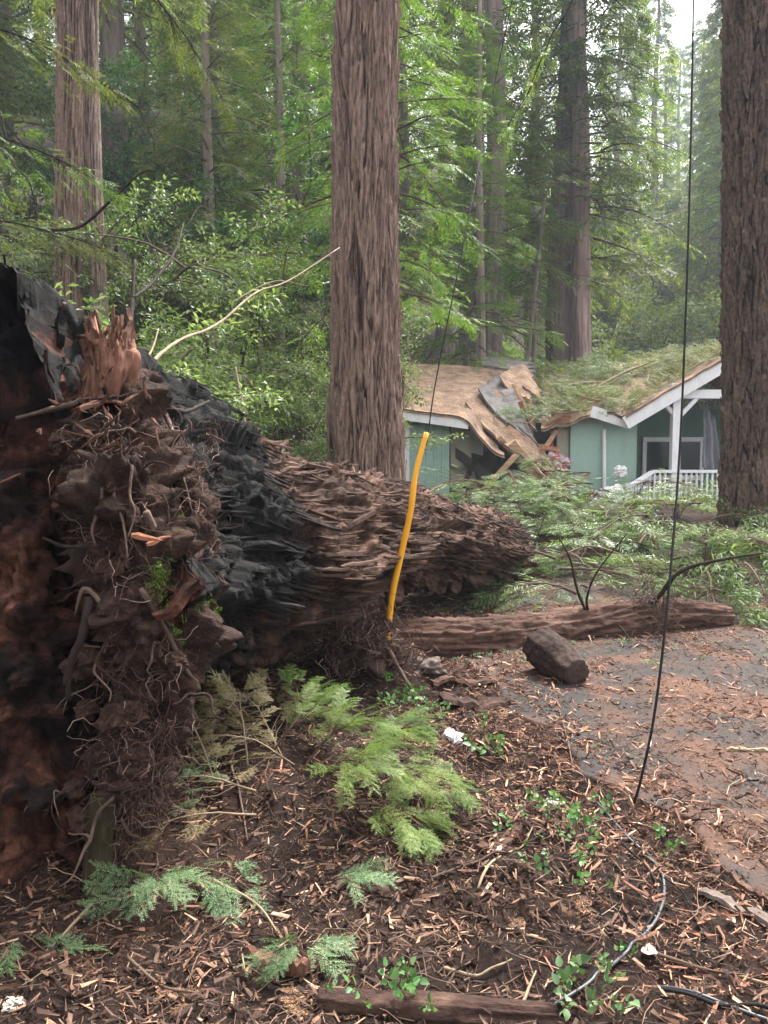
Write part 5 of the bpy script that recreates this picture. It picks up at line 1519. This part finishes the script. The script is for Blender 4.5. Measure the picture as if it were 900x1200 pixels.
for i, (q_, r0, lab, mt) in enumerate([
    ([(565, 650, 10.5), (640, 655, 10), (690, 640, 9.8), (735, 652, 9.6)], .016, "thin bare stick arching over the green branch heap", M_PALETWIG),
    ([(600, 690, 9), (625, 640, 9), (640, 600, 9.2)], .012, "dark bare stem sticking out of the green heap", M_DARKTWIG),
    ([(156, 450, 5.0), (185, 418, 5.3), (212, 398, 5.8), (255, 380, 6.4), (300, 343, 7.2), (340, 328, 8.0), (398, 290, 9.0)], .014, "long pale dead branch leaning up from the fallen trunk", M_PALETWIG),
    ([(165, 430, 5.2), (178, 410, 5.4), (186, 385, 5.6)], .010, "short pale dead twig beside the long leaning dead branch", M_PALETWIG),
    ([(288, 520, 8.2), (285, 480, 8.3), (276, 430, 8.5)], .022, "pale dead snag standing behind the fallen trunk", M_PALETWIG),
    ([(60, 270, 9.5), (95, 265, 9.3), (130, 235, 9.0), (165, 203, 8.8), (182, 200, 8.8)], .020, "dark arching branch in front of the twin-stemmed redwood", M_DARKTWIG),
    ([(270, 355, 8.0), (320, 330, 8.5), (360, 335, 8.8)], .008, "thin curling pale twig on the leaning dead branch", M_PALETWIG),
    ([(0, 130, 8.5), (15, 190, 8.4), (35, 215, 8.3), (45, 270, 8.3)], .010, "dark drooping twig left of the twin-stemmed redwood", M_DARKTWIG)]):
    P = [at(*p) for p in q_]
    tag(obj("dead_branch", tube(P, [r0, r0 * .8, r0 * .4], 40, 7, .3, i, 6), mt, origin=P[0]), lab, "branch")

# hanging boughs in the air: tree limbs that reach into the picture
hb_ = np.random.default_rng(31)
for i, (px, py, d, dirn, L, n, sz, mt, lab) in enumerate([
    (-60, 20, 7.5, (.9, .1, -.1), 1.6, 60, .24, M_YELLOWGREEN, "yellow-green bough hanging across the upper twin trunk"), (-90, 150, 7.8, (.9, .1, 0), 1.8, 70, .24, M_REDWOOD_BR, "green bough hanging left of the twin trunk"),
    (-80, 260, 8.2, (.9, .1, .1), 1.9, 80, .24, M_YELLOWGREEN, "yellow-green bough at the height of the dark arching branch"), (-80, 350, 8.4, (.9, 0, .1), 1.7, 80, .22, M_IVY, "light green leafy bough low before the twin trunk"),
    (150, -40, 9, (.3, .1, -.3), 1.5, 60, .25, M_YELLOWGREEN, "yellow-green bough hanging right of the twin trunk top")]):
    bough_thing("hanging_bough", lab, "bough", hb_, at(px, py, d), dirn, L, .3, n, sz, SPRAY_FINE, mt, M_DARKTWIG, r=.014, spread=.5)
o = bough_thing("hanging_bough", "sparse dark twig hanging in front of the hazy crown with green leaf tufts", "bough", hb_, at(690, -40, 8.0), (-.35, 0, -.9), 1.9, -.05, 26, .20, SPRAY_FINE, M_REDWOOD_BR, M_DARKTWIG, r=.010, spread=.4, fill=.35, wob=.30)
bough_thing("hanging_bough", "bright drooping bough hanging over the shed roof's eave", "bough", hb_, at(470, 345, 12.6), (.9, .1, .1), 1.2, .5, 70, .24, SPRAY_FINE, M_REDWOOD_BR, M_TWIG, r=.014, spread=.55)

# ------------------------------------------------------------------ litter on the ground
lr = np.random.default_rng(55)
def pts_on(n, xr, yr_, keep):
    X = lr.uniform(*xr, n); Y = lr.uniform(*yr_, n)
    k = lr.random(n) < keep(X, Y) * np.minimum(1, (3.4 / np.hypot(X, Y)) ** 1.3)
    X, Y = X[k], Y[k]
    onr = (X > road_left(Y) + .25) & (Y < 9.3)
    return np.stack([X, Y, ground(X, Y) + .004 + .012 * onr], -1)
def roadness(X, Y): return sstep((X - road_left(Y) - .05) / .5) * sstep((6.6 - Y) / .8)
clump = lambda X, Y, s, k: np.clip(.45 + 2.1 * fbm(np.stack([X * s, Y * s, X * 0], -1), 3, k), 0, 1)
# bark chips: small bent flakes
def chip(rng):
    n = 3
    x = np.linspace(-.5, .5, n); w = np.array([.030, .048, .026]) * rng.uniform(.5, 1.5, n)
    z = .12 * rng.normal(size=n)
    V = np.concatenate([np.stack([x, -w, z], -1), np.stack([x, w, z + .05 * rng.normal(size=n)], -1)])
    return V, np.array([[i, i + 1, n + i + 1, n + i] for i in range(n - 1)])
CHIPS = [chip(lr) for _ in range(6)]
def flake(rng, w):
    a = rng.uniform(.6, 1.3, 4) * w
    return np.array([[-.5, -a[0], 0], [.5, -a[1], .1 * rng.normal()], [.45, a[2], .06], [-.45, a[3], .06 * rng.normal()]]), np.array([[0, 1, 2, 3]])
FLAKES = [flake(lr, w) for w in (.02, .035, .055, .085)]
PINS = [flake(lr, w) for w in (.012, .02, .03)]
def lay(T, D_up, tm, smin, smax, lift, tilt=.35):
    n = len(T); a = lr.uniform(0, 6.28, n)
    D = np.stack([np.cos(a), np.sin(a), lr.normal(0, D_up, n)], -1)
    U = nrm(np.array([0, 0, 1.0]) + lr.normal(0, tilt, T.shape))
    S = smin + (smax - smin) * lr.random(n) ** 3.2
    T = T + np.stack([0 * S, 0 * S, S * lift], -1)
    return scatter(tm, T, D, U, S, lr)
M_CHIP = islandmat("bark_chips", [(0, rgb(.040, .018, .013)), (.30, rgb(.125, .056, .038)), (.60, rgb(.25, .115, .072)), (.88, rgb(.40, .205, .125)), (1, rgb(.60, .38, .26))])
M_DUFF = islandmat("dark_duff", [(0, rgb(.018, .010, .008)), (.4, rgb(.055, .030, .022)), (.75, rgb(.12, .068, .046)), (.93, rgb(.24, .135, .085)), (1, rgb(.40, .27, .18))])
T = pts_on(135000, (-2.6, 5.5), (1.3, 9.5), lambda X, Y: (.25 + .75 * clump(X, Y, 1.6, 3)) * np.where(X > road_left(Y) - .5, 1.0 - .40 * roadness(X, Y) * (1 - clump(X, Y, 2.2, 13)), .30) + .8 * np.exp(-((X - road_left(Y) - .2) / .28) ** 2))
tag(obj("bark_litter", lay(T, .12, CHIPS, .010, .105, .06), M_CHIP, smooth=False), "reddish bark chips strewn over track and asphalt edge", "litter", kind="stuff")
T = pts_on(150000, (-2.8, 2.2), (1.3, 7.5), lambda X, Y: (1 - .9 * roadness(X, Y)) * (.3 + .7 * clump(X, Y, 2.0, 23)))
tag(obj("duff", lay(T, .3, FLAKES, .012, .070, .15, .6), M_DUFF, smooth=False), "dark brown crumbly duff below the fallen trunk", "litter", kind="stuff")
T = pts_on(170000, (-2.6, 5.2), (1.3, 8.0), lambda X, Y: (.35 + .65 * clump(X, Y, 1.2, 51)) * (1 - .55 * roadness(X, Y)))
tag(obj("loose_needles", lay(T, .2, PINS, .015, .060, .15, .6), islandmat("loose_rust_needles", [(0, rgb(.030, .015, .010)), (.4, rgb(.095, .046, .030)), (.8, rgb(.22, .115, .072)), (1, rgb(.42, .27, .18))]), smooth=False), "loose rust-coloured needles covering soil and asphalt", "litter", kind="stuff")
# crumbs of soil and rotten wood
octv = np.array([[1, 0, 0], [-1, 0, 0], [0, 1, 0], [0, -1, 0], [0, 0, 1], [0, 0, -1.0]])
octf = np.array([[0, 2, 4], [2, 1, 4], [1, 3, 4], [3, 0, 4], [2, 0, 5], [1, 2, 5], [3, 1, 5], [0, 3, 5]])
CRUMB = [(octv * lr.uniform(.5, 1.2, (6, 1)), octf) for _ in range(5)]
T = pts_on(14000, (-2.6, 1.6), (1.4, 6.5), lambda X, Y: (1 - roadness(X, Y)) * clump(X, Y, 1.5, 91) ** 1.5)
tag(obj("soil_crumbs", lay(T, .5, CRUMB, .004, .022, .3, .8), M_ROOTSOIL, smooth=False), "dark soil crumbs scattered on the bank below the fallen trunk", "soil", kind="stuff")
# dead brown sprays and needles
T = pts_on(7500, (-2.6, 5.0), (1.4, 8.5), lambda X, Y: (1 - .5 * roadness(X, Y)) * (.2 + .8 * clump(X, Y, 1.4, 31)))
tag(obj("needle_litter", lay(T, .15, SPRAY_FINE, .03, .085, .12, .5), islandmat("dead_needles", [(0, rgb(.05, .026, .017)), (.5, rgb(.15, .080, .046)), (.9, rgb(.30, .175, .095)), (1, rgb(.40, .27, .15))]), smooth=False), "dead brown redwood needles scattered over the ground", "litter", kind="stuff")
T = pts_on(260, (-2.2, 4.5), (1.5, 6.5), lambda X, Y: (1 - .7 * roadness(X, Y)))
tag(obj("dead_sprays", lay(T, .12, NEEDLES, .06, .20, .06, .35), islandmat("rust_needles", [(0, rgb(.045, .022, .014)), (.5, rgb(.14, .070, .040)), (1, rgb(.30, .17, .09))]), smooth=False), "matted rust-brown redwood sprays on the duff", "litter", kind="stuff")
T = pts_on(1600, (0.2, 5.0), (5.6, 9.5), lambda X, Y: .9 + 0 * X)
tag(obj("green_litter", lay(T, .15, SPRAY_FINE, .06, .20, .12, .4), M_FALLEN, smooth=False), "scattered green sprays on the ground beyond the slim log", "litter", kind="stuff")
T = pts_on(160, (0.6, 4.0), (3.5, 6.2), lambda X, Y: clump(X, Y, .9, 81) ** 2 + 0 * X)
tag(obj("green_litter", lay(T, .15, SPRAY_FINE, .05, .13, .12, .4), M_FALLEN, smooth=False), "few green sprays strewn on the asphalt", "litter", kind="stuff")
# twigs
T = pts_on(16000, (-2.6, 5.0), (1.3, 8.0), lambda X, Y: (1 - .6 * roadness(X, Y)) * (.35 + .65 * clump(X, Y, 1.8, 37)))
n = len(T); a = lr.uniform(0, 6.28, n); Lt = .025 + .16 * lr.random(n) ** 3
D = np.stack([np.cos(a), np.sin(a), np.abs(lr.normal(0, .16, n))], -1) * Lt[:, None]
bend = lr.normal(0, .12, (n, 3)) * Lt[:, None]
Pw = np.stack([T - D * .5 * np.array([1, 1, 0]), T + bend + np.array([0, 0, .004]), T + D * .5 * np.array([1, 1, 2.0])], 1)
Pw[..., 2] = np.maximum(Pw[..., 2], ground(Pw[..., 0], Pw[..., 1]) + .004)
tag(obj("twig_litter", tubes(Pw, (.0007 + .0022 * lr.random((n, 1)) ** 2) * np.array([[1, .9, .6]]), 3), islandmat("twigs", [(0, rgb(.03, .018, .013)), (.5, rgb(.10, .060, .042)), (.85, rgb(.22, .145, .10)), (1, rgb(.42, .32, .24))])), "fine fallen twigs tangled over the forest floor", "litter", kind="stuff")
# longer, curling strands: fallen branchlets, roots and stalks
T = pts_on(3400, (-2.4, 4.0), (1.4, 6.5), lambda X, Y: (1 - .7 * roadness(X, Y)))
st = wander_path(T + np.array([0, 0, .006]), 7, lr.uniform(.010, .038, (len(T), 1)), lr, (0, 0, -.1), .30)
st[..., 2] = np.minimum(np.maximum(st[..., 2], ground(st[..., 0], st[..., 1]) + .006), ground(st[..., 0], st[..., 1]) + .05)
tag(obj("stalk_litter", tubes(st, lr.uniform(.0007, .0022, (len(T), 1)) * np.linspace(1, .5, 7)[None], 3), islandmat("stalks", [(0, rgb(.04, .022, .016)), (.5, rgb(.13, .075, .052)), (.85, rgb(.28, .18, .125)), (1, rgb(.48, .37, .28))])), "long curling dry stalks lying over the duff", "litter", kind="stuff")
# sticks one can pick out
stk = [[(108, 1010 + 60), (60, 1120)], [(505, 1035), (560, 1015), (610, 1005)], [(560, 1050), (575, 1020), (610, 1000), (625, 975)], [(425, 1150), (432, 1110), (408, 1090)], [(612, 1185), (620, 1165), (628, 1150)], [(655, 835), (665, 870), (672, 910)],
       [(860, 1150), (900, 1165)], [(770, 1130), (830, 1150), (880, 1150)], [(250, 1040), (300, 1070), (330, 1110)], [(270, 900), (282, 950), (290, 990)], [(520, 1140), (560, 1150), (600, 1142)], [(150, 1130), (190, 1165), (230, 1170)]]
for i, q_ in enumerate(stk):
    P = np.array([on_ground(*p) for p in q_]); P[:, 2] += .016
    P = spline(P, 18); P[:, 2] = np.maximum(P[:, 2], ground(P[:, 0], P[:, 1]) + .008)
    tag(obj("fallen_twig", tube(list(P[::3]) + [P[-1]], [.0055, .0045, .0025], 20, 6, .2, i, 5), (M_PALETWIG, M_ROOT, M_PALETWIG, M_TWIG)[i % 4], origin=P[0]), "slender fallen twig lying on the forest litter", "twig", "picked-out twigs on the litter")
# torn root clump where the guard stands
rc = on_ground(430, 772)
rt = thing("root_clump", "tangle of torn roots and soil at the foot of the yellow guard", "roots", rc)
cl = np.random.default_rng(71)
obj("soil_clod", crumple(rc + W(-.05, .05, .03), (.55, .4, .30), 301, 40), M_ROOTSOIL, rt)
obj("soil_clod", crumple(at(398, 800, 4.85), (.42, .3, .22), 302, 40), M_ROOTSOIL, rt)
obj("soil_clod", crumple(at(492, 782, 4.95), (.26, .18, .11), 303, 30), M_CUT, rt)
st_ = rc + cl.normal(0, 1, (420, 3)) * np.array([.18, .12, .08]) + W(-.05, 0, .08)
o = obj("root_fibre", tubes(st_[:, None] + np.cumsum(cl.normal(0, .04, (420, 6, 3)), 1), cl.uniform(.0012, .004, (420, 1)) * np.linspace(1, .5, 6)[None], 3), ho.data.materials[0], rt); o["kind"] = "stuff"
for q_, r0 in (([(408, 740, 4.9), (425, 724, 4.85), (445, 714, 4.85)], .016), ([(420, 745, 4.85), (428, 728, 4.8), (424, 712, 4.8)], .012), ([(455, 758, 4.8), (470, 788, 4.72), (500, 832, 4.62)], .014), ([(410, 765, 4.75), (416, 782, 4.7), (408, 797, 4.66)], .008), ([(388, 768, 4.8), (400, 802, 4.72), (425, 842, 4.55)], .010)):
    obj("root", tube([at(*p) for p in q_], [r0, r0 * .7], 16, 7, .3, 5, 6), M_ROOT, rt)

# ------------------------------------------------------------------ smoke haze
V, F = box((-400, -110, -3.0), (400, 440, 112))
hz = obj("haze", (V, F), None, smooth=False)
hz["kind"] = "stuff"
m_ = bpy.data.materials.new("smoke_haze"); m_.use_nodes = True
nt = m_.node_tree; nt.nodes.clear()
ou = nt.nodes.new("ShaderNodeOutputMaterial"); pv = nt.nodes.new("ShaderNodeVolumePrincipled")
pv.inputs["Color"].default_value = rgb(.76, .86, 1.0)
pv.inputs["Density"].default_value = 0.0009
pv.inputs["Anisotropy"].default_value = 0.2
nt.links.new(pv.outputs[0], ou.inputs["Volume"])
hz.data.materials.append(m_)
tag(hz, "thin bluish smoke haze hanging in the forest", "haze", kind="stuff")
